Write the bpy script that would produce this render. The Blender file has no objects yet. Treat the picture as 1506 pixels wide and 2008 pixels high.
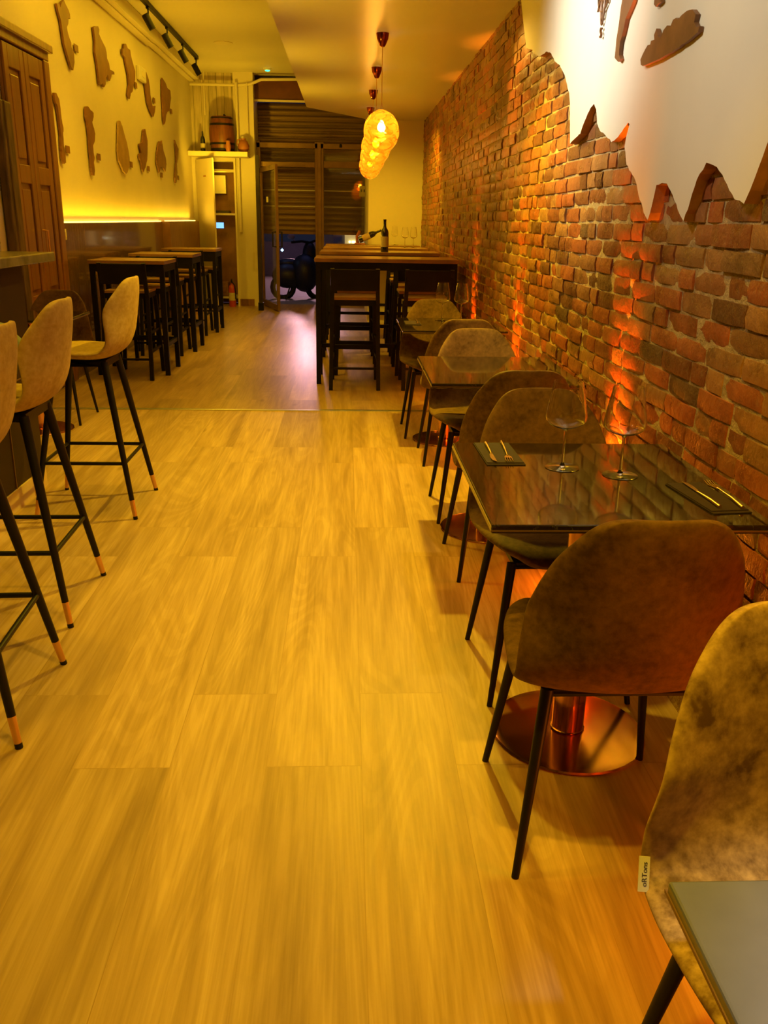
import bpy, bmesh, math, random
from math import sin, cos, pi, radians, sqrt, atan2
from mathutils import Vector, Matrix, noise
random.seed(7)
C = bpy.context.scene.collection
SC = bpy.context.scene

# ------------------------------------------------------------------ camera
W, H = 1506.0, 2008.0
FPX = 1700.0
PITCH, YAW, ROLL = radians(18.616), radians(2.649), radians(1.0)
f = Vector((sin(YAW)*cos(PITCH), cos(YAW)*cos(PITCH), -sin(PITCH)))
r = f.cross(Vector((0, 0, 1))).normalized(); u = r.cross(f)
R_ = r*cos(ROLL) + u*sin(ROLL); U_ = u*cos(ROLL) - r*sin(ROLL)
cam = bpy.data.cameras.new('camera'); camo = bpy.data.objects.new('camera', cam); C.objects.link(camo)
cam.sensor_fit = 'HORIZONTAL'; cam.sensor_width = 36.0; cam.lens = 36.0*FPX/W
cam.clip_start = 0.02; cam.clip_end = 100
m = Matrix((R_, U_, -f)).transposed().to_4x4(); m.translation = Vector((0, 0, 1.37))
camo.matrix_world = m
SC.camera = camo
SC.view_settings.view_transform = 'Standard'; SC.view_settings.look = 'None'
SC.view_settings.gamma = 1.0; SC.view_settings.use_curve_mapping = False
SC.view_settings.exposure = 0.0

# ------------------------------------------------------------------ world + large lights
w = bpy.data.worlds.new('night'); SC.world = w; w.use_nodes = True
bg = w.node_tree.nodes['Background']; bg.inputs[0].default_value = (.25, .28, .6, 1); bg.inputs[1].default_value = .035
AMB = (1.0, .60, .016); WARM = (1.0, .60, .08); ORG = (1.0, .20, .006); NEU = (1.0, .80, .50)

def light(name, kind, loc, power, col, to=None, size=None, size_y=None, spot=None, blend=.5, radius=.05, spread=None):
    l = bpy.data.lights.new(name, kind); l.energy = power; l.color = col
    if kind == 'AREA':
        l.shape = 'RECTANGLE'; l.size = size; l.size_y = size_y or size
        if spread: l.spread = radians(spread)
    else:
        l.shadow_soft_size = radius
    if kind == 'SPOT': l.spot_size = radians(spot); l.spot_blend = blend
    o = bpy.data.objects.new(name, l); C.objects.link(o); o.location = loc
    if to is not None:
        d = Vector(to) - Vector(loc); o.rotation_euler = d.to_track_quat('-Z', 'Y').to_euler()
    return o

# downlights in the dropped ceiling over the tables
light('downlight', 'SPOT', (.30, .95, 2.57), 145, AMB, (.36, .95, 0), spot=125, blend=.6, radius=.03)
light('downlight', 'SPOT', (.33, 4.85, 2.57), 290, (1, .68, .016), (.25, 4.5, 0), spot=115, blend=.6, radius=.03)
light('downlight', 'SPOT', (.45, 10.2, 2.57), 130, AMB, (.5, 11.2, 0), spot=130, blend=.6, radius=.035)
# bar side downlights
light('downlight', 'SPOT', (-1.1, 1.9, 3.3), 95, AMB, (-.8, 1.4, 0), spot=110, blend=.7, radius=.08)
for y in (7.5, 10.5, 13.2): light('ceiling_fill', 'SPOT', (-1.7, y, 2.1), 26, AMB, (-1.5, y, 3.4), spot=130, blend=1, radius=.02)  # added upward fill without a fixture, brightens the left ceiling
light('downlight', 'SPOT', (-.9, 4.0, 3.3), 115, AMB, (-.9, 4.0, 0), spot=100, blend=.7, radius=.08)
light('downlight', 'SPOT', (-1.3, 8.0, 3.35), 80, AMB, (-1.3, 8.0, 0), spot=110, blend=.7, radius=.06)
# neutral wash on the plaster and glancing light on the bricks
light('wall_spot', 'SPOT', (-.35, 3.7, 2.52), 150, (1.0, .98, .84), (1.0, 3.85, 2.2), spot=76, blend=1.0, radius=.04)
light('wall_spot', 'SPOT', (-.1, 2.3, 2.5), 42, (1, .93, .70), (1.0, 2.5, 1.95), spot=80, blend=1.0, radius=.06)
light('wall_spot', 'SPOT', (.60, 5.9, 2.55), 60, WARM, (1.0, 5.2, 1.5), spot=90, blend=.8, radius=.02)
light('accent_spot', 'SPOT', (-.35, 1.6, 2.5), 480, (1, .68, .10), (.65, 4.3, .80), spot=12, blend=.6, radius=.02)
# added soft fill lights along the room, no fixtures there
light('soft_fill', 'AREA', (-1.5, 9.5, 3.4), 62, AMB, (-1.5, 9.5, 0), 1.0, 6.0)
cb_ = light('ceiling_bounce', 'SPOT', (-1.9, 13.2, 2.0), 60, AMB, (-1.7, 14.6, 2.6), spot=120, blend=1, radius=.05)  # added spot standing in for bounced light at the far end
for y in (5.6, 7.6, 9.6): light('soffit_fill', 'SPOT', (-.9, y, 1.7), 45, AMB, (.2, y, 2.6), spot=110, blend=1, radius=.02)  # added spots without fixtures, brighten the dropped ceiling
light('table_fill', 'SPOT', (.5, -.5, 2.4), 125, (.50, .76, 1.0), (.64, .36, .75), spot=25, blend=.6, radius=.03)  # added cool fill that greys the corner table
light('soft_fill', 'AREA', (-1.2, 3.0, 3.4), 22, AMB, (-1.2, 2.0, 0), 1.0, 5.0)  # added area fill over the bar side
# warm LED strip on the wainscot
sl = light('strip_light', 'AREA', (-2.345, 10.9, 1.33), 20, (1, .57, .012), None, .02, 6.4); sl.rotation_euler = (pi, .35, 0)
# orange uplights on the floor against the bricks
for y, pw in ((1.30, 200), (3.12, 260), (5.15, 260), (6.97, 260), (8.6, 160), (10.2, 120)):
    light('floor_uplight', 'SPOT', (.87, y, .05), pw*1.9, ORG, (1.0, y, .72), spot=27, blend=1.0, radius=.012)
    light('floor_glow', 'POINT', (.88, y, .14), 5.5 if y < 8 else 1.5, ORG, radius=.03)
light('closet_fill', 'POINT', (-1.98, 14.80, 1.95), 2.2, AMB, radius=.03)  # added point fills that brighten the closet interior
light('closet_fill', 'POINT', (-1.90, 14.80, 1.0), 1.2, AMB, radius=.03)
# street light that comes in under the shutter
light('street_lamp', 'AREA', (-.8, 22.5, 2.1), 110, (1, .50, .60), (-.6, 9, 0), .9, .5)
light('street_sky', 'AREA', (-.5, 16.9, 3.6), 9, (.35, .38, 1.0), (-.5, 16.9, 0), 3.0, 2.0)

# ------------------------------------------------------------------ materials
def nm(name):
    m = bpy.data.materials.new(name); m.use_nodes = True
    nt = m.node_tree; b = nt.nodes['Principled BSDF']
    return m, nt, b
def N(nt, t, **k):
    n = nt.nodes.new(t)
    for a, v in k.items(): setattr(n, a, v)
    return n
def coords(nt, scale=(1, 1, 1), kind='Object'):
    tc = N(nt, 'ShaderNodeTexCoord'); mp = N(nt, 'ShaderNodeMapping')
    mp.inputs['Scale'].default_value = scale
    nt.links.new(tc.outputs[kind], mp.inputs[0]); return mp.outputs[0]
def noise_n(nt, vec, scale, detail=4, rough=.55, dist=0):
    n = N(nt, 'ShaderNodeTexNoise'); n.inputs['Scale'].default_value = scale; n.inputs['Detail'].default_value = detail
    n.inputs['Roughness'].default_value = rough; n.inputs['Distortion'].default_value = dist
    nt.links.new(vec, n.inputs['Vector']); return n
def ramp(nt, fac, stops):
    n = N(nt, 'ShaderNodeValToRGB'); e = n.color_ramp.elements
    while len(e) < len(stops): e.new(.5)
    for i, (p, c) in enumerate(stops): e[i].position = p; e[i].color = (*c, 1)
    nt.links.new(fac, n.inputs[0]); return n
def mixc(nt, fac, a, b, mode='MIX'):
    n = N(nt, 'ShaderNodeMix', data_type='RGBA', blend_type=mode)
    for s, v in ((0, fac), (6, a), (7, b)):
        if isinstance(v, (int, float)): n.inputs[s].default_value = v
        elif isinstance(v, tuple): n.inputs[s].default_value = (*v, 1)
        else: nt.links.new(v, n.inputs[s])
    return n.outputs[2]
def bump(nt, h, strength, dist=.01, prev=None):
    b = N(nt, 'ShaderNodeBump'); b.inputs['Strength'].default_value = strength; b.inputs['Distance'].default_value = dist
    nt.links.new(h, b.inputs['Height'])
    if prev is not None: nt.links.new(prev, b.inputs['Normal'])
    return b.outputs[0]
def mat(name, col, rough=.5, metal=0, var=.15, scale=8, bmp=0, bscale=60, sheen=0, stretch=(1, 1, 1), coat=0, spec=.5):
    m, nt, b = nm(name); b.inputs['Specular IOR Level'].default_value = spec
    v = coords(nt, stretch); n = noise_n(nt, v, scale)
    d = tuple(c*(1-var) for c in col); l = tuple(min(1, c*(1+var)) for c in col)
    nt.links.new(ramp(nt, n.outputs[0], [(.3, d), (.7, l)]).outputs[0], b.inputs['Base Color'])
    b.inputs['Roughness'].default_value = rough; b.inputs['Metallic'].default_value = metal
    if sheen: b.inputs['Sheen Weight'].default_value = sheen; b.inputs['Sheen Roughness'].default_value = .4
    if coat: b.inputs['Coat Weight'].default_value = coat; b.inputs['Coat Roughness'].default_value = .08
    if bmp:
        n2 = noise_n(nt, v, bscale, 3); nt.links.new(bump(nt, n2.outputs[0], bmp, .004), b.inputs['Normal'])
    return m
def emat(name, col, s):
    m, nt, b = nm(name); b.inputs['Base Color'].default_value = (*col, 1)
    b.inputs['Emission Color'].default_value = (*col, 1); b.inputs['Emission Strength'].default_value = s
    return m

def floor_mat(name, rough, glossvar=.12, tint=1.0):
    m, nt, b = nm(name)
    tc = N(nt, 'ShaderNodeTexCoord'); sp = N(nt, 'ShaderNodeSeparateXYZ'); nt.links.new(tc.outputs['Object'], sp.inputs[0])
    cb = N(nt, 'ShaderNodeCombineXYZ')
    ay = N(nt, 'ShaderNodeMath', operation='ADD'); ay.inputs[1].default_value = -1.96+1.505*10
    ax = N(nt, 'ShaderNodeMath', operation='ADD'); ax.inputs[1].default_value = .46+.2515*40
    nt.links.new(sp.outputs[1], ay.inputs[0]); nt.links.new(sp.outputs[0], ax.inputs[0])
    nt.links.new(ay.outputs[0], cb.inputs[0]); nt.links.new(ax.outputs[0], cb.inputs[1])
    br = N(nt, 'ShaderNodeTexBrick', offset=.754, offset_frequency=2, squash=1.0)
    br.inputs['Color1'].default_value = (0, 0, 0, 1); br.inputs['Color2'].default_value = (1, 1, 1, 1); br.inputs['Mortar'].default_value = (.5, .5, .5, 1)
    br.inputs['Scale'].default_value = 1; br.inputs['Brick Width'].default_value = 1.505; br.inputs['Row Height'].default_value = .2515
    br.inputs['Mortar Size'].default_value = .0011; br.inputs['Mortar Smooth'].default_value = .3
    nt.links.new(cb.outputs[0], br.inputs['Vector'])
    # shift the grain from plank to plank
    sh = N(nt, 'ShaderNodeVectorMath', operation='MULTIPLY'); sh.inputs[1].default_value = (7.3, 3.1, 5.7)
    nt.links.new(br.outputs['Color'], sh.inputs[0])
    ad = N(nt, 'ShaderNodeVectorMath', operation='ADD'); nt.links.new(tc.outputs['Object'], ad.inputs[0]); nt.links.new(sh.outputs[0], ad.inputs[1])
    mp = N(nt, 'ShaderNodeMapping'); mp.inputs['Scale'].default_value = (9, .75, 1); nt.links.new(ad.outputs[0], mp.inputs[0])
    n1 = noise_n(nt, mp.outputs[0], 1.0, 5, .55, .8)
    mp2 = N(nt, 'ShaderNodeMapping'); mp2.inputs['Scale'].default_value = (95, 2.6, 1); nt.links.new(ad.outputs[0], mp2.inputs[0])
    n2 = noise_n(nt, mp2.outputs[0], 1.0, 3, .6, .4)
    # cathedral figure: contour lines of a slow stretched noise
    mp3 = N(nt, 'ShaderNodeMapping'); mp3.inputs['Scale'].default_value = (3.6, .42, 1); nt.links.new(ad.outputs[0], mp3.inputs[0])
    n3 = noise_n(nt, mp3.outputs[0], 1.0, 1.2, .4, .5)
    ml = N(nt, 'ShaderNodeMath', operation='MULTIPLY'); ml.inputs[1].default_value = 150; nt.links.new(n3.outputs[0], ml.inputs[0])
    sn = N(nt, 'ShaderNodeMath', operation='SINE'); nt.links.new(ml.outputs[0], sn.inputs[0])
    base = ramp(nt, n1.outputs[0], [(.26, (.30*tint, .18*tint, .085*tint)), (.46, (.45*tint, .295*tint, .15*tint)), (.72, (.60*tint, .42*tint, .235*tint))]).outputs[0]
    g = ramp(nt, n2.outputs[0], [(.3, (.82, .79, .74)), (.60, (1.04, 1.04, 1.04))]).outputs[0]
    c = mixc(nt, 1.0, base, g, 'MULTIPLY')
    g3 = ramp(nt, sn.outputs[0], [(0.0, (.86, .83, .78)), (.55, (1, 1, 1))]).outputs[0]
    c = mixc(nt, .55, c, mixc(nt, 1.0, c, g3, 'MULTIPLY'))
    # knots
    mp4 = N(nt, 'ShaderNodeMapping'); mp4.inputs['Scale'].default_value = (4.2, 1.5, 1); nt.links.new(ad.outputs[0], mp4.inputs[0])
    vo = N(nt, 'ShaderNodeTexVoronoi'); vo.inputs['Scale'].default_value = 1.0; nt.links.new(mp4.outputs[0], vo.inputs['Vector'])
    kn = ramp(nt, vo.outputs['Distance'], [(.02, (.55, .48, .4)), (.10, (1, 1, 1))]).outputs[0]
    c = mixc(nt, .75, c, mixc(nt, 1.0, c, kn, 'MULTIPLY'))
    pl = ramp(nt, br.outputs['Color'], [(0, (.84, .83, .80)), (1, (1.08, 1.08, 1.08))]).outputs[0]
    c = mixc(nt, 1.0, c, pl, 'MULTIPLY')
    c = mixc(nt, br.outputs['Fac'], c, mixc(nt, 1.0, c, (.80, .74, .66), 'MULTIPLY'))
    nt.links.new(c, b.inputs['Base Color'])
    rr = N(nt, 'ShaderNodeMapRange'); rr.inputs[3].default_value = rough; rr.inputs[4].default_value = rough+glossvar
    nt.links.new(n2.outputs[0], rr.inputs[0]); nt.links.new(rr.outputs[0], b.inputs['Roughness'])
    b1 = bump(nt, n2.outputs[0], .10, .002); nt.links.new(b1, b.inputs['Normal'])
    return m

def fabric_mat(name, light_, dark, rough=.7, sc=5.0):
    m, nt, b = nm(name)
    v = coords(nt); n1 = noise_n(nt, v, sc, 6, .62, .3); n2 = noise_n(nt, v, 55, 3, .6)
    mixf = mixc(nt, .35, n1.outputs[0], n2.outputs[0])
    nt.links.new(ramp(nt, mixf, [(.38, dark), (.62, light_)]).outputs[0], b.inputs['Base Color'])
    b.inputs['Roughness'].default_value = rough
    b.inputs['Specular IOR Level'].default_value = .22; b.inputs['Sheen Weight'].default_value = .04; b.inputs['Sheen Roughness'].default_value = .35
    b.inputs['Sheen Tint'].default_value = (.9, .75, .5, 1)
    n3 = noise_n(nt, v, 260, 2); nt.links.new(bump(nt, n3.outputs[0], .12, .002), b.inputs['Normal'])
    return m

def brick_mat():
    m, nt, b = nm('brick')
    at = N(nt, 'ShaderNodeAttribute', attribute_name='rnd'); v = coords(nt)
    n1 = noise_n(nt, v, 9, 6, .65); n2 = noise_n(nt, v, 45, 5, .7)
    base = ramp(nt, at.outputs['Fac'], [(0, (.12, .048, .022)), (.25, (.25, .075, .026)), (.5, (.36, .095, .030)), (.72, (.26, .11, .042)), (.9, (.36, .17, .06)), (1, (.09, .05, .025))]).outputs[0]
    g = ramp(nt, n1.outputs[0], [(.3, (.62, .60, .58)), (.7, (1.25, 1.2, 1.15))]).outputs[0]
    c = mixc(nt, 1.0, base, g, 'MULTIPLY')
    dust = ramp(nt, n2.outputs[0], [(.56, (0, 0, 0)), (.72, (1, 1, 1))]).outputs[0]
    c = mixc(nt, mixc(nt, .72, dust, (0, 0, 0)), c, (.46, .34, .20))
    nt.links.new(c, b.inputs['Base Color'])
    rr = N(nt, 'ShaderNodeMapRange'); rr.inputs[1].default_value = .3; rr.inputs[2].default_value = .7; rr.inputs[3].default_value = .20; rr.inputs[4].default_value = .5
    nt.links.new(n1.outputs[0], rr.inputs[0]); nt.links.new(rr.outputs[0], b.inputs['Roughness'])
    p = bump(nt, n1.outputs[0], .5, .02); nt.links.new(bump(nt, n2.outputs[0], .45, .006, p), b.inputs['Normal'])
    return m
def mortar_mat():
    m, nt, b = nm('mortar')
    v = coords(nt); n1 = noise_n(nt, v, 14, 6, .7); n2 = noise_n(nt, v, 90, 4, .7)
    nt.links.new(ramp(nt, n1.outputs[0], [(.3, (.26, .165, .07)), (.7, (.58, .42, .20))]).outputs[0], b.inputs['Base Color'])
    b.inputs['Roughness'].default_value = .75
    p = bump(nt, n1.outputs[0], .8, .02); nt.links.new(bump(nt, n2.outputs[0], .7, .006, p), b.inputs['Normal'])
    return m
def marble_mat(name='black_marble'):
    m, nt, b = nm(name)
    v = coords(nt); n1 = noise_n(nt, v, 5, 6, .6, 1.2)
    vein = N(nt, 'ShaderNodeMath', operation='SUBTRACT'); vein.inputs[1].default_value = .5; nt.links.new(n1.outputs[0], vein.inputs[0])
    ab = N(nt, 'ShaderNodeMath', operation='ABSOLUTE'); nt.links.new(vein.outputs[0], ab.inputs[0])
    nt.links.new(ramp(nt, ab.outputs[0], [(.0, (.07, .06, .05)), (.005, (.012, .007, .005)), (.3, (.020, .010, .006))]).outputs[0], b.inputs['Base Color'])
    b.inputs['Roughness'].default_value = .07; b.inputs['IOR'].default_value = 1.6
    b.inputs['Coat Weight'].default_value = .35; b.inputs['Coat Roughness'].default_value = .03
    return m
def glass_mat(name, col=(1, 1, 1), rough=0):
    m, nt, b = nm(name); b.inputs['Base Color'].default_value = (*col, 1); b.inputs['Transmission Weight'].default_value = 1
    b.inputs['Roughness'].default_value = rough; b.inputs['IOR'].default_value = 1.45
    return m
def pane_mat(name, tint=(.92, .92, .9), gl=.10):
    m, nt, b = nm(name); nt.nodes.remove(b)
    t = N(nt, 'ShaderNodeBsdfTransparent'); t.inputs[0].default_value = (*tint, 1)
    g = N(nt, 'ShaderNodeBsdfGlossy'); g.inputs['Roughness'].default_value = .03
    mx = N(nt, 'ShaderNodeMixShader'); mx.inputs[0].default_value = gl
    nt.links.new(t.outputs[0], mx.inputs[1]); nt.links.new(g.outputs[0], mx.inputs[2])
    nt.links.new(mx.outputs[0], nt.nodes['Material Output'].inputs[0]); return m
def bowl_mat():
    m, nt, b = nm('thin_bowl_glass'); nt.nodes.remove(b)
    t = N(nt, 'ShaderNodeBsdfTransparent'); t.inputs[0].default_value = (.97, .97, .96, 1)
    g = N(nt, 'ShaderNodeBsdfGlossy'); g.inputs['Roughness'].default_value = .04
    lw = N(nt, 'ShaderNodeLayerWeight'); lw.inputs[0].default_value = .45
    r_ = ramp(nt, lw.outputs['Facing'], [(0, (.06, .06, .06)), (.6, (.12, .12, .12)), (.85, (.35, .35, .35)), (1, (.85, .85, .85))])
    mx = N(nt, 'ShaderNodeMixShader'); nt.links.new(r_.outputs[0], mx.inputs[0])
    nt.links.new(t.outputs[0], mx.inputs[1]); nt.links.new(g.outputs[0], mx.inputs[2])
    nt.links.new(mx.outputs[0], nt.nodes['Material Output'].inputs[0]); return m
def amber_mat():
    m, nt, b = nm('amber_glass'); nt.nodes.remove(b)
    v = coords(nt, (1, 1, 1.8)); n = noise_n(nt, v, 8, 1, .4, 2.6)
    t = N(nt, 'ShaderNodeBsdfTransparent')
    cr = ramp(nt, n.outputs[0], [(.36, (1.0, .34, .012)), (.52, (1.0, .45, .03)), (.60, (1, .74, .22))]); nt.links.new(cr.outputs[0], t.inputs[0])
    tl = N(nt, 'ShaderNodeBsdfTranslucent'); tl.inputs[0].default_value = (1, .42, .015, 1)
    df = N(nt, 'ShaderNodeBsdfDiffuse'); df.inputs[0].default_value = (1, .38, .012, 1)
    g = N(nt, 'ShaderNodeBsdfGlossy'); g.inputs['Roughness'].default_value = .05
    bp = bump(nt, n.outputs[0], .4, .02); nt.links.new(bp, g.inputs['Normal']); nt.links.new(bp, tl.inputs['Normal'])
    a = N(nt, 'ShaderNodeMixShader'); a.inputs[0].default_value = .25; nt.links.new(tl.outputs[0], a.inputs[1]); nt.links.new(df.outputs[0], a.inputs[2])
    c = N(nt, 'ShaderNodeMixShader'); fr = ramp(nt, n.outputs[0], [(.40, (.50, .50, .50)), (.60, (.26, .26, .26))])
    nt.links.new(fr.outputs[0], c.inputs[0]); nt.links.new(t.outputs[0], c.inputs[1]); nt.links.new(a.outputs[0], c.inputs[2])
    d = N(nt, 'ShaderNodeMixShader'); d.inputs[0].default_value = .12; nt.links.new(c.outputs[0], d.inputs[1]); nt.links.new(g.outputs[0], d.inputs[2])
    nt.links.new(d.outputs[0], nt.nodes['Material Output'].inputs[0]); return m
def ribbed_mat(name, col, rough, n, axis=1, coat=0):
    m, nt, b = nm(name)
    tc = N(nt, 'ShaderNodeTexCoord'); sp = N(nt, 'ShaderNodeSeparateXYZ'); nt.links.new(tc.outputs['Object'], sp.inputs[0])
    ml = N(nt, 'ShaderNodeMath', operation='MULTIPLY'); ml.inputs[1].default_value = n; nt.links.new(sp.outputs[axis], ml.inputs[0])
    fr = N(nt, 'ShaderNodeMath', operation='FRACT'); nt.links.new(ml.outputs[0], fr.inputs[0])
    gr = ramp(nt, fr.outputs[0], [(0, (.35, .35, .35)), (.07, (1, 1, 1)), (.93, (1, 1, 1)), (1, (.35, .35, .35))]).outputs[0]
    v = coords(nt, (1, 6, .6) if axis == 1 else (6, 1, .6)); n1 = noise_n(nt, v, 5, 5)
    c = ramp(nt, n1.outputs[0], [(.3, tuple(x*.7 for x in col)), (.7, tuple(x*1.2 for x in col))]).outputs[0]
    nt.links.new(mixc(nt, 1, c, gr, 'MULTIPLY'), b.inputs['Base Color']); b.inputs['Roughness'].default_value = rough
    if coat: b.inputs['Coat Weight'].default_value = coat; b.inputs['Coat Roughness'].default_value = .06
    nt.links.new(bump(nt, gr, .6, .004), b.inputs['Normal']); return m

M = dict(
    floor_a=floor_mat('oak_laminate', .42), floor_b=floor_mat('oak_laminate_glossy', .30, .08, .92),
    fabric=fabric_mat('mottled_suede', (.19, .10, .035), (.065, .030, .010)), fabric_pale=fabric_mat('mottled_tan_suede', (.62, .42, .20), (.15, .082, .033), .5, 12),
    fabric_stool=fabric_mat('lit_suede', (.47, .33, .11), (.27, .165, .05), .75, 4),  # same suede as the chairs, colour lightened for the stronger light there
    brick=brick_mat(), mortar=mortar_mat(), marble=marble_mat(), greymarble=mat('grey_stone', (.13, .14, .20), .22, var=.25, scale=4, coat=.5),
    plaster=mat('cream_plaster', (.78, .72, .60), .75, var=.04, scale=2, bmp=.08, bscale=30),
    plaster_edge=mat('brown_plaster_edge', (.42, .20, .07), .7, var=.3, scale=12, bmp=.3),
    white=mat('painted_wall', (.74, .66, .52), .6, var=.04, scale=1.5, bmp=.04, bscale=20),
    ceiling=mat('ceiling_paint', (.70, .64, .52), .55, var=.03, scale=1),
    soffit=mat('smooth_ceiling_board', (.66, .60, .50), .30, var=.03, scale=1),
    black=mat('black_metal', (.009, .007, .006), .45, 0, spec=.22, var=.3, bmp=.05),
    blackwood=mat('black_wood', (.010, .007, .006), .55, spec=.2, var=.3, bmp=.1),
    gold=mat('brushed_gold', (.72, .42, .18), .38, .85, var=.1),
    canopy=mat('dark_red_chrome', (.30, .06, .03), .12, 1.0, var=.05), copper=mat('polished_copper', (.72, .36, .22), .16, 1.0, var=.08),
    cutlery=mat('gold_cutlery', (.80, .58, .34), .22, 1.0, var=.08),
    napkin=mat('dark_paper_napkin', (.030, .014, .022), .85, var=.15, bmp=.2, bscale=120),
    wood_top=mat('brown_table_wood', (.30, .155, .06), .30, var=.3, scale=4, stretch=(1, 8, 1), bmp=.05, coat=.3),
    wood_seat=mat('brown_seat_wood', (.34, .19, .08), .35, var=.25, scale=5, stretch=(1, 8, 1)),
    door_wood=mat('varnished_door_wood', (.24, .105, .032), .30, var=.25, scale=3, stretch=(8, 8, .8), bmp=.06, coat=.2),
    rustic=mat('dark_rustic_wood', (.10, .060, .035), .6, var=.6, scale=5, stretch=(5, 5, 1), bmp=.6, bscale=12),
    wainscot=ribbed_mat('glossy_wainscot', (.20, .105, .05), .22, 14, 1, .6),
    wainscot_b=ribbed_mat('brown_wainscot', (.30, .15, .06), .35, 14, 1),
    grooved=ribbed_mat('cream_grooved_boards', (.60, .50, .36), .6, 8.5, 0),
    map_wood=mat('map_wood', (.23, .10, .032), .5, var=.25, scale=6, bmp=.1),
    map_wood_pale=mat('pale_map_wood', (.38, .235, .09), .5, var=.2, scale=6, bmp=.1),
    map_dark=mat('walnut_map_wood', (.20, .085, .025), .5, var=.3, scale=9, bmp=.1),
    alu=mat('bronze_aluminium', (.22, .125, .06), .35, .5, var=.12),
    shutter=mat('brown_shutter', (.20, .12, .07), .42, .4, var=.25, scale=3, stretch=(.3, 1, 6)),
    darkred=mat('red_brown_panel', (.14, .04, .018), .5, var=.15),
    closet=mat('brown_closet_lining', (.26, .12, .05), .7, var=.3, scale=4), dark=mat('dark_panel', (.030, .020, .016), .35, var=.3),
    barpanel=mat('brown_bar_tile', (.020, .008, .006), .5, spec=.3, var=.25, scale=3),
    barstone=mat('bar_stone', (.14, .11, .08), .22, var=.4, scale=7),
    plinth=mat('pale_plinth', (.60, .44, .25), .5, var=.1),
    glass=glass_mat('clear_glass'), bowlglass=bowl_mat(), pane=pane_mat('window_glass'), amber=amber_mat(),
    bottle=mat('dark_bottle_glass', (.012, .014, .008), .08, var=.2, coat=.8),
    label=mat('cream_paper_label', (.55, .48, .34), .7, var=.1, scale=40),
    barrel=mat('barrel_wood', (.15, .042, .015), .45, var=.35, scale=5, stretch=(6, 6, 1)),
    clay=mat('red_clay', (.34, .12, .045), .55, var=.2), red=mat('extinguisher_red', (.45, .05, .015), .35, var=.1),
    asphalt=mat('street_paving', (.22, .20, .22), .7, var=.2, scale=12, bmp=.2),
    bluewall=mat('grey_street_wall', (.30, .30, .36), .8, var=.1), scooterm=mat('black_cover', (.012, .012, .018), .45, var=.3, bmp=.2, bscale=12),
    tagw=mat('white_woven_tag', (.75, .72, .66), .8, var=.03), ink=mat('dark_ink', (.06, .05, .05), .7),
    jacket=mat('grey_denim', (.16, .18, .20), .85, var=.4, scale=9, bmp=.4, bscale=40),
    steel=mat('aluminium_strip', (.62, .60, .55), .3, .9, var=.05), plastic=mat('white_plastic', (.72, .68, .60), .4, var=.03),
    bulb=emat('glowing_bulb', (1, .72, .36), 110), strip=emat('led_strip', (1, .62, .10), 5), screen=emat('blue_screen', (.16, .45, 1.0), 1.6),
    green=emat('green_indicator', (.04, .9, .45), 3), lampw=emat('far_lamp', (.85, 1, .80), 6), lampy=emat('lit_shop_window', (1, .66, .22), .55),
    lampb=emat('blue_lamp', (.3, .6, 1), 4))

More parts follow.
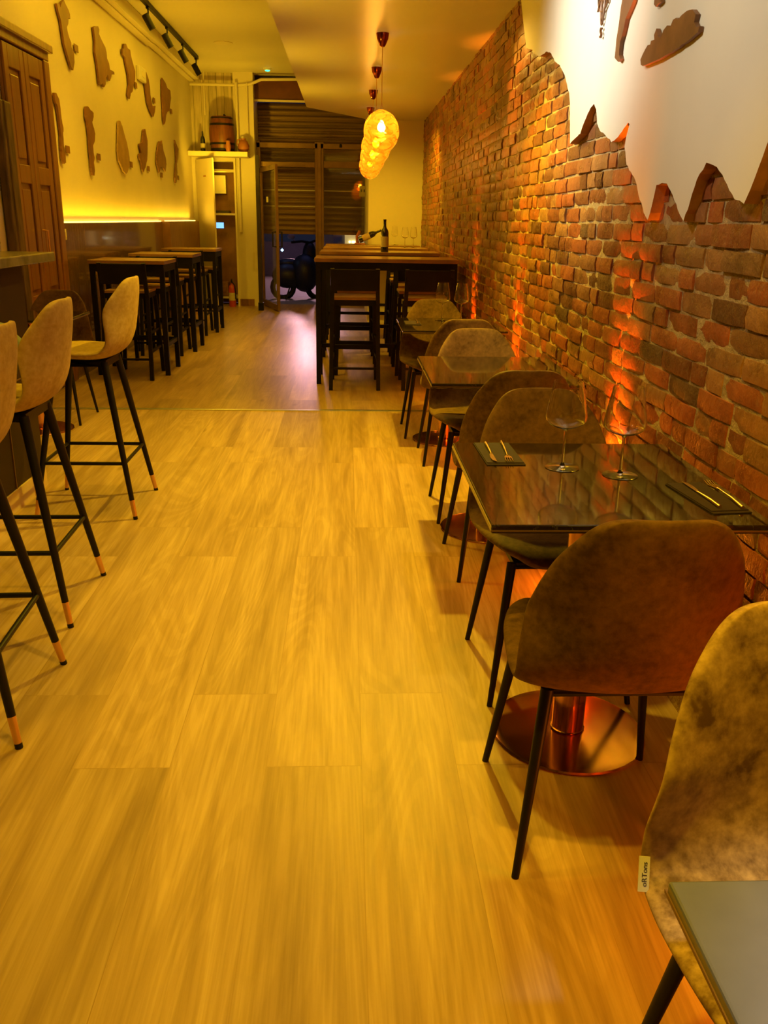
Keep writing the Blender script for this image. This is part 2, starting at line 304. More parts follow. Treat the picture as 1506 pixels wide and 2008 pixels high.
# ------------------------------------------------------------------ mesh helpers
class MB:
    def __init__(s): s.v = []; s.f = []; s.mi = []
    def add(s, vs, fs, mi=0):
        o = len(s.v); s.v += [tuple(v) for v in vs]; s.f += [tuple(i+o for i in fc) for fc in fs]; s.mi += [mi]*len(fs); return s
    def box(s, x0, x1, y0, y1, z0, z1, mi=0, M4=None):
        vs = [(x, y, z) for z in (z0, z1) for y in (y0, y1) for x in (x0, x1)]
        if M4 is not None: vs = [M4 @ Vector(v) for v in vs]
        return s.add(vs, [(0, 2, 3, 1), (4, 5, 7, 6), (0, 1, 5, 4), (2, 6, 7, 3), (0, 4, 6, 2), (1, 3, 7, 5)], mi)
    def cbox(s, c, d, rot=None, mi=0):
        M4 = Matrix.Translation(c) @ (rot.to_matrix().to_4x4() if rot is not None else Matrix())
        return s.box(-d[0]/2, d[0]/2, -d[1]/2, d[1]/2, -d[2]/2, d[2]/2, mi, M4)
    def tube(s, pts, rads, n=12, mi=0, square=False, closed=False):
        pts = [Vector(p) for p in pts]
        if isinstance(rads, (int, float)): rads = [rads]*len(pts)
        if square: n = 4
        vs = []; fs = []; up = None
        for i, p in enumerate(pts):
            if closed: d = (pts[(i+1) % len(pts)]-pts[i-1]).normalized()
            else: d = ((pts[min(i+1, len(pts)-1)]-pts[max(i-1, 0)])).normalized()
            if up is None: a = Vector((1, 0, 0)) if abs(d.x) < .9 else Vector((0, 1, 0))
            else: a = up
            b = d.cross(a).normalized(); a = b.cross(d).normalized(); up = a
            for k in range(n):
                t = 2*pi*k/n + (pi/4 if square else 0); q = rads[i]*(sqrt(2) if square else 1)
                vs.append(p + a*cos(t)*q + b*sin(t)*q)
        L = len(pts)
        for i in range(L if closed else L-1):
            for k in range(n):
                j = (i+1) % L
                fs.append((i*n+k, j*n+k, j*n+(k+1) % n, i*n+(k+1) % n))
        if not closed:
            fs.append(tuple(range(n))); fs.append(tuple((L-1)*n+k for k in reversed(range(n))))
        return s.add(vs, fs, mi)
    def lathe(s, prof, n=32, c=(0, 0, 0), mi=0, M4=None, ripple=None):
        vs = []; fs = []
        for i, (rr, z) in enumerate(prof):
            for k in range(n):
                t = 2*pi*k/n; q = rr*(1+(ripple(t, z) if ripple else 0))
                v = Vector((c[0]+q*cos(t), c[1]+q*sin(t), c[2]+z))
                vs.append(M4 @ v if M4 is not None else v)
        for i in range(len(prof)-1):
            for k in range(n): fs.append((i*n+k, i*n+(k+1) % n, (i+1)*n+(k+1) % n, (i+1)*n+k))
        return s.add(vs, fs, mi)
    def prism(s, poly, fn, mi=0, mi_side=None):
        """poly: 2d points; fn(p, t) -> 3d for t=0 (front), 1 (back)"""
        n = len(poly); vs = [fn(p, 0) for p in poly]+[fn(p, 1) for p in poly]
        s.add(vs, [tuple(range(n)), tuple(reversed(range(n, 2*n)))], mi)
        return s.add(vs, [(i, i+n, (i+1) % n+n, (i+1) % n) for i in range(n)], mi if mi_side is None else mi_side)
    def build(s, name, mats, parent=None, bevel=0, smooth=False, loc=None, rot=None, weld=False, seg=2, recalc=True):
        me = bpy.data.meshes.new(name); me.from_pydata(s.v, [], s.f)
        if not isinstance(mats, (list, tuple)): mats = [mats]
        for x in mats: me.materials.append(M[x] if isinstance(x, str) else x)
        me.polygons.foreach_set('material_index', s.mi)
        bm = bmesh.new(); bm.from_mesh(me)
        if weld: bmesh.ops.remove_doubles(bm, verts=bm.verts, dist=1e-5)
        if recalc: bmesh.ops.recalc_face_normals(bm, faces=bm.faces)
        bm.to_mesh(me); bm.free()
        if smooth:
            me.polygons.foreach_set('use_smooth', [True]*len(me.polygons))
            if smooth != 'all': me.set_sharp_from_angle(angle=radians(40))
        o = bpy.data.objects.new(name, me); C.objects.link(o)
        if bevel:
            b = o.modifiers.new('bevel', 'BEVEL'); b.width = bevel; b.segments = seg; b.limit_method = 'ANGLE'
        if parent: o.parent = parent
        if loc: o.location = loc
        if rot: o.rotation_euler = rot
        return o
def tag(o, label, cat, group=None, kind=None):
    o['label'] = label; o['category'] = cat
    if group: o['group'] = group
    if kind: o['kind'] = kind
    return o
def thing(name, label, cat, loc=(0, 0, 0), rotz=0, group=None):
    o = bpy.data.objects.new(name, None); C.objects.link(o); o.location = loc; o.rotation_euler = (0, 0, rotz)
    o.empty_display_size = .05
    return tag(o, label, cat, group)
def dup(root, label, loc=None, rotz=None, group=None):
    rr = root.copy(); C.objects.link(rr)
    if loc is not None: rr.location = loc
    if rotz is not None: rr.rotation_euler = (0, 0, rotz)
    rr['label'] = label
    if group: rr['group'] = group
    for ch in list(root.children):
        c = ch.copy(); C.objects.link(c); c.parent = rr
        for g in ch.children:
            d = g.copy(); C.objects.link(d); d.parent = c
    return rr
def struct(o, label=None):
    o['kind'] = 'structure'
    if label: o['label'] = label
    return o

def shell(Cf, Nf, Wf, curv, th, nu=15, nv=25, ntop=2.5, nbot=2.5, crown=1.0):
    """pillow-like closed surface along a profile: v in [-1,1] along, u in [-1,1] across"""
    mb = MB(); top = []; bot = []
    us = [sin(pi/2*(-1+2*i/(nu-1))) for i in range(nu)]; vs_ = [sin(pi/2*(-1+2*j/(nv-1))) for j in range(nv)]
    for v in vs_:
        n = ntop if v > 0 else nbot
        ww = Wf(v)*max(0.0, 1-abs(v)**n)**(1/n)
        c = Cf(v); nn = Nf(v)
        for uu in us:
            x = uu*ww
            p = Vector((x, c[0], c[1])) + Vector((0, nn[0], nn[1]))*(curv(v)*(x/.22)**2)
            rr = max(abs(uu), abs(v)); h = th/2*sqrt(max(0, 1-rr**5))*crown
            o = Vector((0, nn[0], nn[1]))*h
            top.append(p+o); bot.append(p-o)
    nt_ = len(top); fs = []
    for j in range(nv-1):
        for i in range(nu-1):
            a, b, c_, d = j*nu+i, j*nu+i+1, (j+1)*nu+i+1, (j+1)*nu+i
            fs.append((a, b, c_, d)); fs.append((a+nt_, d+nt_, c_+nt_, b+nt_))
    mb.add(top+bot, fs)
    return mb
def build_shell(mb, name, mt, parent, sub=1):
    o = mb.build(name, mt, parent, smooth='all', weld=True)
    s = o.modifiers.new('sub', 'SUBSURF'); s.levels = sub; s.render_levels = sub
    return o

# ------------------------------------------------------------------ room shell
Y0 = -3.0
struct(MB().box(-3.8, 1.1, Y0, 6.45, -.05, 0).build('floor', 'floor_a'))
o = struct(MB().box(-3.8, 1.1, 6.45, 15.0, -.05, 0).build('floor', 'floor_b'))
struct(MB().box(-2.4, 1.0, 6.43, 6.47, 0, .006).build('trim_1', 'steel', bevel=.002), 'thin metal threshold strip across the wooden floor')
struct(MB().box(-3.8, 1.1, Y0, 15.5, 3.45, 3.55).build('ceiling', 'ceiling'))
# dropped ceiling slab with its oblique far edge
poly = [(-.5, Y0), (1.0, Y0), (1.0, 12.3), (.29, 12.3), (-.47, 11.1)]
struct(MB().prism(poly, lambda p, t: (p[0], p[1], 2.6+.06*t), 0, 1).build('ceiling', ['soffit', 'darkred']), 'dropped pale ceiling panel over the tables')  # slab sides coloured dark for the shadow along the edge
# left wall
struct(MB().box(-2.5, -2.4, 6.4, 15.0, 0, 3.45).build('wall_left', 'white'))
struct(MB().box(-3.7, -2.5, 6.4, 6.5, 0, 3.45).build('wall_left', 'white'))
struct(MB().box(-3.8, -3.7, Y0, 6.5, 0, 3.45).build('wall_left', 'white'))
struct(MB().box(-3.8, 1.1, Y0-.1, Y0, 0, 3.5).build('wall_back', 'white'))
struct(MB().box(.29, 1.05, 12.3, 15.0, 0, 3.45).build('wall_front', 'white'))
struct(MB().box(1.0, 1.1, Y0, 12.3, 2.6, 3.45).build('wall_right', 'white'))
# right wall: real bricks over mortar
def brick_wall():
    mb = MB(); rnd = []; rr = random.Random(3)
    ch = .0632; zz = 1.312-ch*21
    k = 0
    while zz < 2.62:
        y = -2.95 + rr.random()*.2
        wav = [rr.uniform(-.003, .003) for _ in range(4)]
        while y < 12.28:
            L = .118 if rr.random() < .33 else .232
            L += rr.uniform(-.012, .012); L = min(L, 12.29-y)
            if L < .03: break
            z0 = zz+.0045+rr.uniform(-.002, .002); z1 = zz+ch-.0045+rr.uniform(-.002, .002)
            dx = rr.uniform(-.005, .004); til = rr.uniform(-.002, .002)
            ny = 4 if L > .16 else 3; nz = 3
            vs = []
            for j in range(nz):
                for i in range(ny):
                    ty = i/(ny-1); tz = j/(nz-1)
                    e = (ty in (0, 1)) + (tz in (0, 1))
                    py = y+.006+(L-.012)*ty; pz = z0+(z1-z0)*tz
                    nn = noise.noise(Vector((py*9, pz*22, 3.1)))*.005
                    wz = noise.noise(Vector((py*1.1, zz*3, 0)))*.008
                    vs.append((1.0+dx+til*(ty-.5)*2-nn+(.0035 if e == 1 else .007 if e == 2 else 0), py+rr.uniform(-.002, .002), pz+wz+rr.uniform(-.0015, .0015)))
            n0 = len(vs)
            ring = [(0, i) for i in range(ny)]+[(j, ny-1) for j in range(1, nz)]+[(nz-1, i) for i in range(ny-2, -1, -1)]+[(j, 0) for j in range(nz-2, 0, -1)]
            ids = [j*ny+i for j, i in ring]
            for q in ids: a = vs[q]; vs.append((1.03, a[1], a[2]))
            fs = [(j*ny+i, (j+1)*ny+i, (j+1)*ny+i+1, j*ny+i+1) for j in range(nz-1) for i in range(ny-1)]
            nr = len(ids)
            fs += [(ids[q], ids[(q+1) % nr], n0+(q+1) % nr, n0+q) for q in range(nr)]
            mb.add(vs, fs); cval = rr.random()
            rnd += [cval]*len(fs)
            y += L
        zz += ch
    o = mb.build('wall_right', 'brick', recalc=False)
    at = o.data.attributes.new('rnd', 'FLOAT', 'FACE'); at.data.foreach_set('value', rnd)
    o.data.polygons.foreach_set('use_smooth', [True]*len(o.data.polygons)); o.data.set_sharp_from_angle(angle=radians(50))
    return struct(o, 'old exposed brick wall')
wr = brick_wall()
def mortar():
    mb = MB(); ny, nz = 620, 110; vs = []
    for j in range(nz+1):
        for i in range(ny+1):
            y = -3+15.3*i/ny; z = 2.6*j/nz
            n_ = noise.fractal(Vector((y*14, z*14, 0)), 1, 2, 4)*.006
            vs.append((1.009-n_*.55, y, z))
    fs = [(j*(ny+1)+i, (j+1)*(ny+1)+i, (j+1)*(ny+1)+i+1, j*(ny+1)+i+1) for j in range(nz) for i in range(ny)]
    mb.add(vs, fs); return mb.build('mortar_bed', 'mortar', wr, smooth='all', recalc=False)
mortar()
struct(MB().box(1.03, 1.1, Y0, 12.3, 0, 2.6).build('wall_right', 'mortar'))
PL = [(5.47, 2.547), (5.342, 2.396), (5.225, 2.267), (5.051, 2.229), (4.858, 2.166), (4.677, 2.16), (4.575, 2.136), (4.487, 2.089), (4.371, 2.054), (4.251, 1.994), (4.144, 1.911), (4.113, 1.867), (4.053, 1.697), (4.012, 1.707), (3.887, 1.724), (3.844, 1.759), (3.755, 1.807), (3.708, 1.817), (3.667, 1.791), (3.636, 1.739), (3.584, 1.707), (3.521, 1.692), (3.418, 1.655), (3.337, 1.665), (3.23, 1.703), (3.212, 1.696), (3.235, 1.662), (3.246, 1.625), (3.202, 1.566), (3.088, 1.512), (3.035, 1.462), (2.942, 1.396), (2.916, 1.383), (2.888, 1.432), (2.867, 1.488), (2.775, 1.489), (2.712, 1.454), (2.62, 1.391), (2.6, 1.381), (2.568, 1.432), (2.537, 1.49), (2.484, 1.531), (2.429, 1.521), (2.365, 1.495), (2.309, 1.456), (2.27, 1.433), (2.212, 1.422), (2.189, 1.452), (2.16, 1.501), (2.133, 1.551), (2.05, 1.62), (1.95, 1.60), (1.8, 1.45), (1.7, 1.43), (1.5, 1.58), (1.3, 1.42), (1.0, 1.5), (.5, 1.4), (-1, 1.5), (-2.95, 1.45), (-2.95, 2.6), (5.52, 2.6)]
def refine(p, amp, seed):
    out = []
    for i in range(len(p)):
        a, b = p[i], p[(i+1) % len(p)]; L = math.hypot(a[0]-b[0], a[1]-b[1]); n = max(1, min(6, int(L/.02)))
        if L > .8 or (a[1] >= 2.59 and b[1] >= 2.59): n = 1
        for k in range(n):
            t = k/n; q = [a[0]+(b[0]-a[0])*t, a[1]+(b[1]-a[1])*t]
            if k: q[0] += noise.noise(Vector((q[0]*40, q[1]*40, seed)))*amp; q[1] += noise.noise(Vector((q[0]*40, q[1]*40, seed+5)))*amp
            out.append(tuple(q))
    return out
MB().prism(refine(PL, .006, 1), lambda p, t: (.97+.04*t, p[0], p[1]), 0, 1).build('plaster_layer', ['plaster', 'plaster_edge'], wr)
# baseboards / crown
struct(MB().box(.985, 1.0, Y0, 12.3, 0, .07).build('baseboard_right', 'mortar'))
struct(MB().box(-2.4, -2.25, 6.5, 11.7, 3.32, 3.45).box(-2.4, -2.31, 6.5, 11.7, 3.29, 3.32).build('trim_2', 'white', bevel=.01))
struct(MB().box(-2.4, -2.25, 11.7, 14.7, 3.34, 3.45).box(-2.4, -2.32, 11.7, 14.7, 3.31, 3.34).build('trim_3', 'white', bevel=.01))

# ------------------------------------------------------------------ far end: alcove, shelf, closet, column, facade
struct(MB().box(-2.4, -1.73, 14.72, 14.8, 2.3, 3.45).build('wall_front', 'grooved'), 'cream grooved boarding above the shelf')
struct(MB().box(-2.4, -2.3, 14.55, 14.75, 0, 2.24).box(-1.76, -1.73, 14.55, 14.75, 0, 2.24).box(-2.3, -1.76, 14.55, 14.75, 2.19, 2.24).build('wall_front', 'white'), 'cream frame around the open closet')
struct(MB().box(-2.4, -1.73, 15.25, 15.3, 0, 2.3).box(-2.4, -2.37, 14.75, 15.3, 0, 2.3).box(-1.76, -1.73, 14.75, 15.3, 0, 2.3).box(-2.4, -1.73, 14.75, 15.3, 2.24, 2.3).build('wall_front', 'closet'), 'dark inside of the closet')
col = struct(MB().box(-1.73, -1.43, 14.6, 15.3, 0, 3.45).build('wall_front', 'white'), 'cream column beside the glass front')
MB().box(-1.73, -1.50, 14.585, 14.6, 0, .11).build('column_baseboard', 'door_wood', col)
MB().tube([(-1.68, 14.56, 3.3), (-1.68, 14.56, 1.15)], .022, 10).tube([(-1.52, 14.57, 3.3), (-1.52, 14.57, 2.25)], .012, 8).build('conduit', 'white', col, smooth=True)
struct(MB().tube([(-2.38, 14.6, 3.27), (-1.65, 14.6, 3.27), (-1.48, 14.58, 3.28), (-1.30, 14.57, 3.35), (-.6, 14.57, 3.37)], .022, 10)
       .tube([(-2.18, 14.66, 3.45), (-2.18, 14.66, 2.85)], .012, 8).build('trim_4', 'white', smooth=True), 'cream pipe running below the ceiling')
tag(MB().box(-2.395, -1.5, 14.2, 14.72, 2.24, 2.31).build('wall_shelf', 'white', bevel=.006), 'thick cream shelf carrying the small barrel, above the open closet', 'shelf')
# closet door
t = thing('closet_door', 'tall cream closet door standing open beside the blue screen', 'door', (-2.32, 14.5, 0), atan2(13.87-14.5, -1.975+2.32))
MB().box(0, .715, -.012, .012, .01, 2.2).build('door_panel', 'white', t, bevel=.004)
MB().box(.32, .42, -.016, -.0121, 1.945, 1.965).build('notice_sticker', 'clay', t)
# closet contents
for z, n_ in ((2.05, .035), (1.40, .03), (.10, .03)):
    tag(MB().box(-2.29, -1.765, 14.76, 15.2, z, z+n_).build('closet_shelf', 'white', bevel=.003), {2.05: 'top cream shelf inside the open closet', 1.40: 'middle cream shelf inside the open closet above the blue screen', .10: 'bottom cream shelf in the open closet beside the red extinguisher'}[z], 'shelf', 'closet shelves')
t = thing('meter_box', 'pale electrical box high in the open closet', 'box', (-2.03, 15.2, 1.73))
MB().box(-.13, .07, -.10, .04, 0, .28).build('housing', 'plastic', t, bevel=.006); MB().box(-.1, .04, -.106, -.101, .04, .24).build('cover', 'white', t)
t = thing('small_monitor', 'small glowing blue screen inside the open closet', 'screen', (-2.035, 14.85, 1.20))
MB().box(-.085, .06, 0, .02, -.01, .095).build('frame', 'dark', t, bevel=.003); MB().box(-.08, .05, -.004, -.001, 0, .088).build('screen', 'screen', t)
tag(MB().box(-2.13, -1.9, 14.9, 15.2, 1.432, 1.47).build('document_stack', 'dark', bevel=.004), 'dark folder lying on the middle shelf of the closet', 'folder')
tag(MB().box(-2.1, -1.95, 14.8, 15.1, .135, .36).box(-2.06, -1.98, 14.78, 14.8, .2, .3).build('storage_box', 'map_wood', bevel=.008), 'brown box on the bottom closet shelf', 'box')
t = thing('fire_extinguisher', 'red fire extinguisher standing in front of the open closet', 'fire extinguisher', (-1.84, 14.45, 0))
MB().lathe([(0, 0), (.05, 0), (.056, .02), (.056, .28), (.05, .32), (.02, .35), (.018, .37), (0, .37)], 24).build('cylinder', 'red', t, smooth=True)
MB().tube([(0, 0, .37), (0, 0, .40)], .012, 10).cbox((0, -.03, .41), (.02, .09, .012)).cbox((0, -.03, .43), (.018, .08, .01)).build('valve', 'black', t)
MB().tube([(0, -.05, .40), (.05, -.06, .34), (.062, -.05, .2), (.06, -.04, .12)], .009, 8).build('hose', 'black', t, smooth=True)
MB().lathe([(.0565, .10), (.0572, .10), (.0572, .22), (.0565, .22)], 24).build('label_band', 'label', t, smooth=True)
# barrel and friends on the shelf
t = thing('wooden_barrel', 'small red-brown barrel with dark hoops on the cream shelf', 'barrel', (-1.90, 14.45, 2.311))
def bar_r(z): return .155+.04*(1-((z-.25)/.25)**2)
MB().lathe([(0, .015)]+[(bar_r(z*.5/14), z*.5/14) for z in range(15)]+[(.14, .485), (0, .485)], 28, ripple=lambda a, z: .006*abs(sin(a*9))).build('staves', 'barrel', t, smooth=True)
for z in (.02, .10, .37, .455):
    MB().lathe([(bar_r(z)+.004, z), (bar_r(z+.03)+.006, z), (bar_r(z+.03)+.006, z+.03), (bar_r(z+.03)+.002, z+.03)], 28).build('hoop', 'black', t, smooth=True)
MB().tube([(.06, 0, .485), (.06, 0, .51), (.03, 0, .53)], .012, 8).build('tap', 'black', t)
t = thing('wine_bottle', 'dark bottle at the left of the barrel on the shelf', 'bottle', (-2.20, 14.45, 2.311))
MB().lathe([(0, 0), (.036, 0), (.037, .01), (.037, .17), (.03, .20), (.014, .23), (.013, .29), (0, .29)], 20).build('body', 'bottle', t, smooth=True)
MB().lathe([(.0375, .05), (.0382, .05), (.0382, .12), (.0375, .12)], 20).build('label', 'label', t)
t = thing('clay_jug', 'round red clay jug at the right end of the shelf', 'jug', (-1.58, 14.42, 2.311))
MB().lathe([(0, 0), (.05, 0), (.085, .05), (.088, .10), (.06, .16), (.035, .18), (.04, .20), (.032, .20), (.028, .17), (0, .16)], 24).build('body', 'clay', t, smooth=True)
MB().tube([(-.04, 0, .185), (-.085, 0, .18), (-.10, 0, .13), (-.075, 0, .10)], .01, 8).build('handle', 'clay', t, smooth=True)
tag(MB().lathe([(0, 0), (.03, 0), (.045, .06), (.03, .12), (.035, .15), (.03, .15), (.025, .12), (0, .1)], 20).build('clay_cup', 'clay', smooth=True, loc=(-1.79, 14.235, 2.311)), 'small clay cup standing in front of the barrel', 'cup')
# glass front (plane y = 14.9)
fr = MB(); Yf0, Yf1 = 14.87, 14.95
for b_ in ((-1.43, -1.37, 0, 2.52), (-.51, -.37, 0, 2.52), (.30, .38, 0, 2.52)): fr.box(b_[0], b_[1], Yf0, Yf1, b_[2], b_[3])
fr.box(-1.43, .38, Yf0, Yf1, 2.42, 2.50).box(-1.37, -.51, Yf0, Yf1, 2.14, 2.22).box(-.37, .30, Yf0, Yf1, 2.14, 2.24).box(-.37, .30, Yf0, Yf1, .0, .12).box(-.47, -.41, Yf0-.03, Yf0, 0, 2.5)
w1 = struct(fr.build('window_1', 'alu', bevel=.006))
MB().box(-.37, .30, 14.9, 14.908, .12, 2.14).build('pane', 'pane', w1)
MB().box(-.37, .30, 14.9, 14.908, 2.24, 2.42).build('pane', 'pane', w1)
MB().box(-1.37, -.51, 14.9, 14.908, 2.22, 2.42).build('pane', 'pane', w1)
struct(MB().box(-1.43, .30, 14.80, 14.95, 3.09, 3.37).build('trim_5', 'darkred'), 'red-brown box above the shutter')
struct(MB().box(-1.43, .30, 14.77, 14.80, 3.07, 3.10).build('trim_6', 'white'))
struct(MB().box(-1.6, 1.0, 14.95, 15.5, 3.30, 3.5).build('wall_front', 'dark'))
sh = MB(); zt = 1.16; pts = []
while zt < 3.1:
    for a in range(7): pts.append((15.22-.012*sin(pi*a/6), zt+.076*a/6))
    zt += .085
vs = [(x, y, z) for y, z in pts for x in (-1.6, .6)]+[(x, y+.006, z) for y, z in pts for x in (-1.6, .6)]
n_ = len(pts)*2; sh.add(vs, [(2*i, 2*i+1, 2*i+3, 2*i+2) for i in range(len(pts)-1)]+[(n_+2*i, n_+2*i+2, n_+2*i+3, n_+2*i+1) for i in range(len(pts)-1)]+[(0, n_, n_+1, 1)])
t = thing('roller_shutter', 'brown slatted roller shutter lowered halfway behind the glass front', 'shutter', (0, 0, 0))
sh.build('slats', 'shutter', t, recalc=False); MB().box(-1.6, .6, 15.20, 15.24, 1.12, 1.165).build('bottom_rail', 'alu', t, bevel=.004)
for zz in (1.55, 1.80):
    MB().box(-1.6, .6, 15.196, 15.206, zz, zz+.014).build('pale_stripe', 'steel', t)  # thin pale stripes across the slats
t = thing('glass_door', 'bronze framed glass door standing open into the room', 'door', (-1.37, 14.83, 0), atan2(13.72-14.83, -1.035+1.37))
dw = math.hypot(1.11, .335)
MB().box(0, .05, -.02, .02, .01, 2.12).box(dw-.07, dw, -.02, .02, .01, 2.12).box(.05, dw-.07, -.02, .02, .01, .10).box(.05, dw-.07, -.02, .02, 2.05, 2.12).build('door_frame', 'alu', t, bevel=.004)
MB().box(.05, dw-.07, -.004, .004, .10, 2.05).build('pane', 'pane', t)
MB().tube([(dw-.035, -.02, 1.17), (dw-.035, -.07, 1.17), (dw-.035, -.07, .96), (dw-.035, -.02, .96)], .011, 4, square=True).tube([(dw-.035, .02, 1.17), (dw-.035, .07, 1.17), (dw-.035, .07, .96), (dw-.035, .02, .96)], .011, 4, square=True).build('handle', 'black', t)
MB().box(.45, .56, -.012, -.0045, 1.60, 1.68).build('sticker', 'plastic', t)
t = thing('door_post', 'tall dark post at the left of the open glass door', 'post', (-1.33, 13.9, 0))
MB().box(-.03, .03, -.03, .03, 0, 2.25).build('shaft', 'dark', t, bevel=.004); MB().box(-.04, .04, -.04, .04, 0, .12).build('foot', 'black', t, bevel=.004)
t = thing('paper_notice', 'pale paper notice stuck on the right window pane', 'notice', (.26, 14.885, 1.80))
MB().box(-.06, .06, 0, .003, -.08, .08).build('sheet', 'label', t); MB().box(-.035, -.02, -.002, 0, -.01, .03).build('print', 'ink', t); MB().box(.01, .03, -.002, 0, -.01, .03).build('print', 'ink', t)
tag(MB().lathe([(0, 0), (.02, 0), (.02, .03), (.012, .05), (0, .05)], 16).build('door_sensor', 'black', smooth=True, loc=(-.1, 14.83, 2.445)), 'tiny black sensor on the frame above the window', 'sensor')
# street
struct(MB().box(-6, 6, 15.0, 30, -.10, -.02).build('floor', 'asphalt'), 'street pavement outside')
struct(MB().box(-6, 6, 23.2, 23.4, -.1, .8).box(-6, -2.5, 18.4, 18.6, -.1, 4).box(-.28, 3, 18.4, 18.6, -.1, 4).build('wall_outside', 'bluewall'), 'grey wall across the street')
struct(MB().box(-6, -1.62, 15.32, 15.42, 0, 4).box(.62, 3, 15.32, 15.42, 0, 4).build('wall_outside', 'bluewall'))
tag(MB().box(-.27, -.10, 18.36, 18.39, .7, 1.4).build('outside_window', 'lampb' if False else 'bluewall'), 'grey-blue door across the street seen through the window', 'door')
t = thing('lit_window', 'yellow lit window across the street, seen under the shutter on the right', 'window', (0, 18.37, .8))
MB().box(-.04, .24, -.03, .02, 0, .55).box(.26, .5, -.03, .02, 0, .55).build('glazing', 'lampy', t)
for x in (.06, .12, .15): MB().lathe([(0, -.02), (.014, -.014), (.02, 0), (.014, .014), (0, .02)], 12, c=(x, -.06, .14)).build('bulb', 'lampw', t, smooth=True)
t = thing('motor_scooter', 'black covered scooter parked on the street beyond the open door', 'scooter', (-.86, 16.4, -.02), radians(12))
def ell(c, rx, ry, rz, n=16):
    mb = MB(); mb.lathe([(sin(pi*i/10), -cos(pi*i/10)) for i in range(11)], n, M4=Matrix.Translation(c) @ Matrix.Diagonal((rx, ry, rz, 1))); return mb
bd = ell((.1, 0, .45), .26, .30, .34); 
for q in (ell((-.22, 0, .40), .28, .2, .22), ell((.20, .05, .78), .13, .14, .22), ell((-.18, .1, .62), .22, .14, .08)): bd.add(q.v, q.f)
bd.build('body', 'scooterm', t, smooth=True)
for x in (-.30, .34): MB().tube([(x, -.05+cos(a*pi/8)*0, .0) for a in range(2)] if False else [(x+.19*cos(a*pi/8), 0, .2+.19*sin(a*pi/8)) for a in range(16)], .05, 8, closed=True).build('wheel', 'black', t, smooth=True)
MB().tube([(-.14, 0, .98), (.05, 0, 1.0), (.2, 0, .98), (.38, 0, 1.04)], .022, 8).tube([(.2, 0, .7), (.14, 0, 1.0)], .03, 8).build('handlebar', 'black', t, smooth=True)
q = ell((-.14, 0, 1.08), .07, .03, .05); q.tube([(-.05, 0, .98), (-.12, 0, 1.05)], .008, 6); q.build('mirror', 'bluewall', t, smooth=True)
MB().tube([(-.2, -.12, .2), (-.28, -.2, .0)], .014, 6).build('kickstand', 'black', t)
MB().lathe([(0, -.03), (.03, 0), (0, .03)], 10, c=(-.32, -.1, .85)).build('lamp', 'lampb', t)

# ------------------------------------------------------------------ left wall: wooden doors, wainscot, LED, outlet
d = struct(MB().box(-2.4, -2.34, 7.56, 7.68, 0, 2.50).box(-2.4, -2.34, 5.9, 7.68, 2.50, 2.58).box(-2.4, -2.31, 5.9, 7.71, 2.56, 2.62).build('door_1', 'door_wood', bevel=.008), 'wooden door frame on the left wall')
def leaf(y0, y1, nm_, mt='door_wood'):
    o = MB().box(-2.395, -2.37, y0, y1, 0.01, 2.49)
    w_ = y1-y0; st = .085
    o.box(-2.37, -2.352, y0, y0+st, .01, 2.49).box(-2.37, -2.352, y1-st, y1, .01, 2.49)
    for z0, z1 in ((.01, .16), (.66, .78), (1.58, 1.71), (2.34, 2.49)): o.box(-2.37, -2.352, y0+st, y1-st, z0, z1)
    o = o.build('door_leaf', mt, d, bevel=.006)
    for z0, z1 in ((.20, .62), (.82, 1.54), (1.75, 2.30)):
        MB().box(-2.37, -2.358, y0+st+.03, y1-st-.03, z0, z1).build('raised_panel', mt, o, bevel=.01)
    return o
leaf(7.13, 7.55, 'a'); leaf(6.72, 7.12, 'b')
MB().tube([(-2.34, 7.125, 1.25), (-2.30, 7.125, 1.25), (-2.30, 7.125, 1.05), (-2.34, 7.125, 1.05)], .008, 8).build('door_handle', 'gold', d)
tag(MB().box(-2.39, -2.33, 6.5, 6.70, 0, 2.1).box(-2.395, -2.32, 6.55, 6.58, 0, 2.1).build('rustic_plank', 'rustic', bevel=.01), 'dark rough wooden plank leaning at the far left by the door', 'plank')
struct(MB().box(-2.4, -2.36, 7.74, 11.8, 0, 1.30).build('trim_7', 'wainscot'), 'glossy dark slatted wainscot')
struct(MB().box(-2.4, -2.27, 11.8, 14.1, 0, 1.305).box(-2.4, -2.262, 14.05, 14.12, 0, 1.305).box(-2.27, -2.262, 11.8, 11.86, 0, 1.305).build('trim_8', 'wainscot_b'), 'brown wainscot section')
struct(MB().box(-2.39, -2.36, 7.69, 7.74, 0, 1.18).build('trim_9', 'black'))
tag(MB().box(-2.385, -2.372, 7.74, 11.8, 1.302, 1.314).box(-2.33, -2.315, 11.8, 14.1, 1.307, 1.318).build('led_strip', 'strip'), 'glowing yellow strip light along the top of the slatted wainscot', 'strip light')
t = thing('wall_socket', 'white socket plate on the door side end of the wainscot', 'socket', (-2.36, 7.715, 1.21))
MB().box(0, .012, -.03, .03, -.045, .045).build('plate', 'plastic', t, bevel=.004); MB().box(.012, .016, -.015, .015, -.02, .02).build('insert', 'white', t)
t = thing('wall_thermostat', 'white plastic thermostat box between the wooden maps', 'thermostat', (-2.40, 11.23, 2.92))
MB().box(0, .04, -.17, .17, -.075, .075).build('housing', 'plastic', t, bevel=.01); MB().box(.04, .044, -.05, .10, -.03, .03).build('dial', 'white', t)

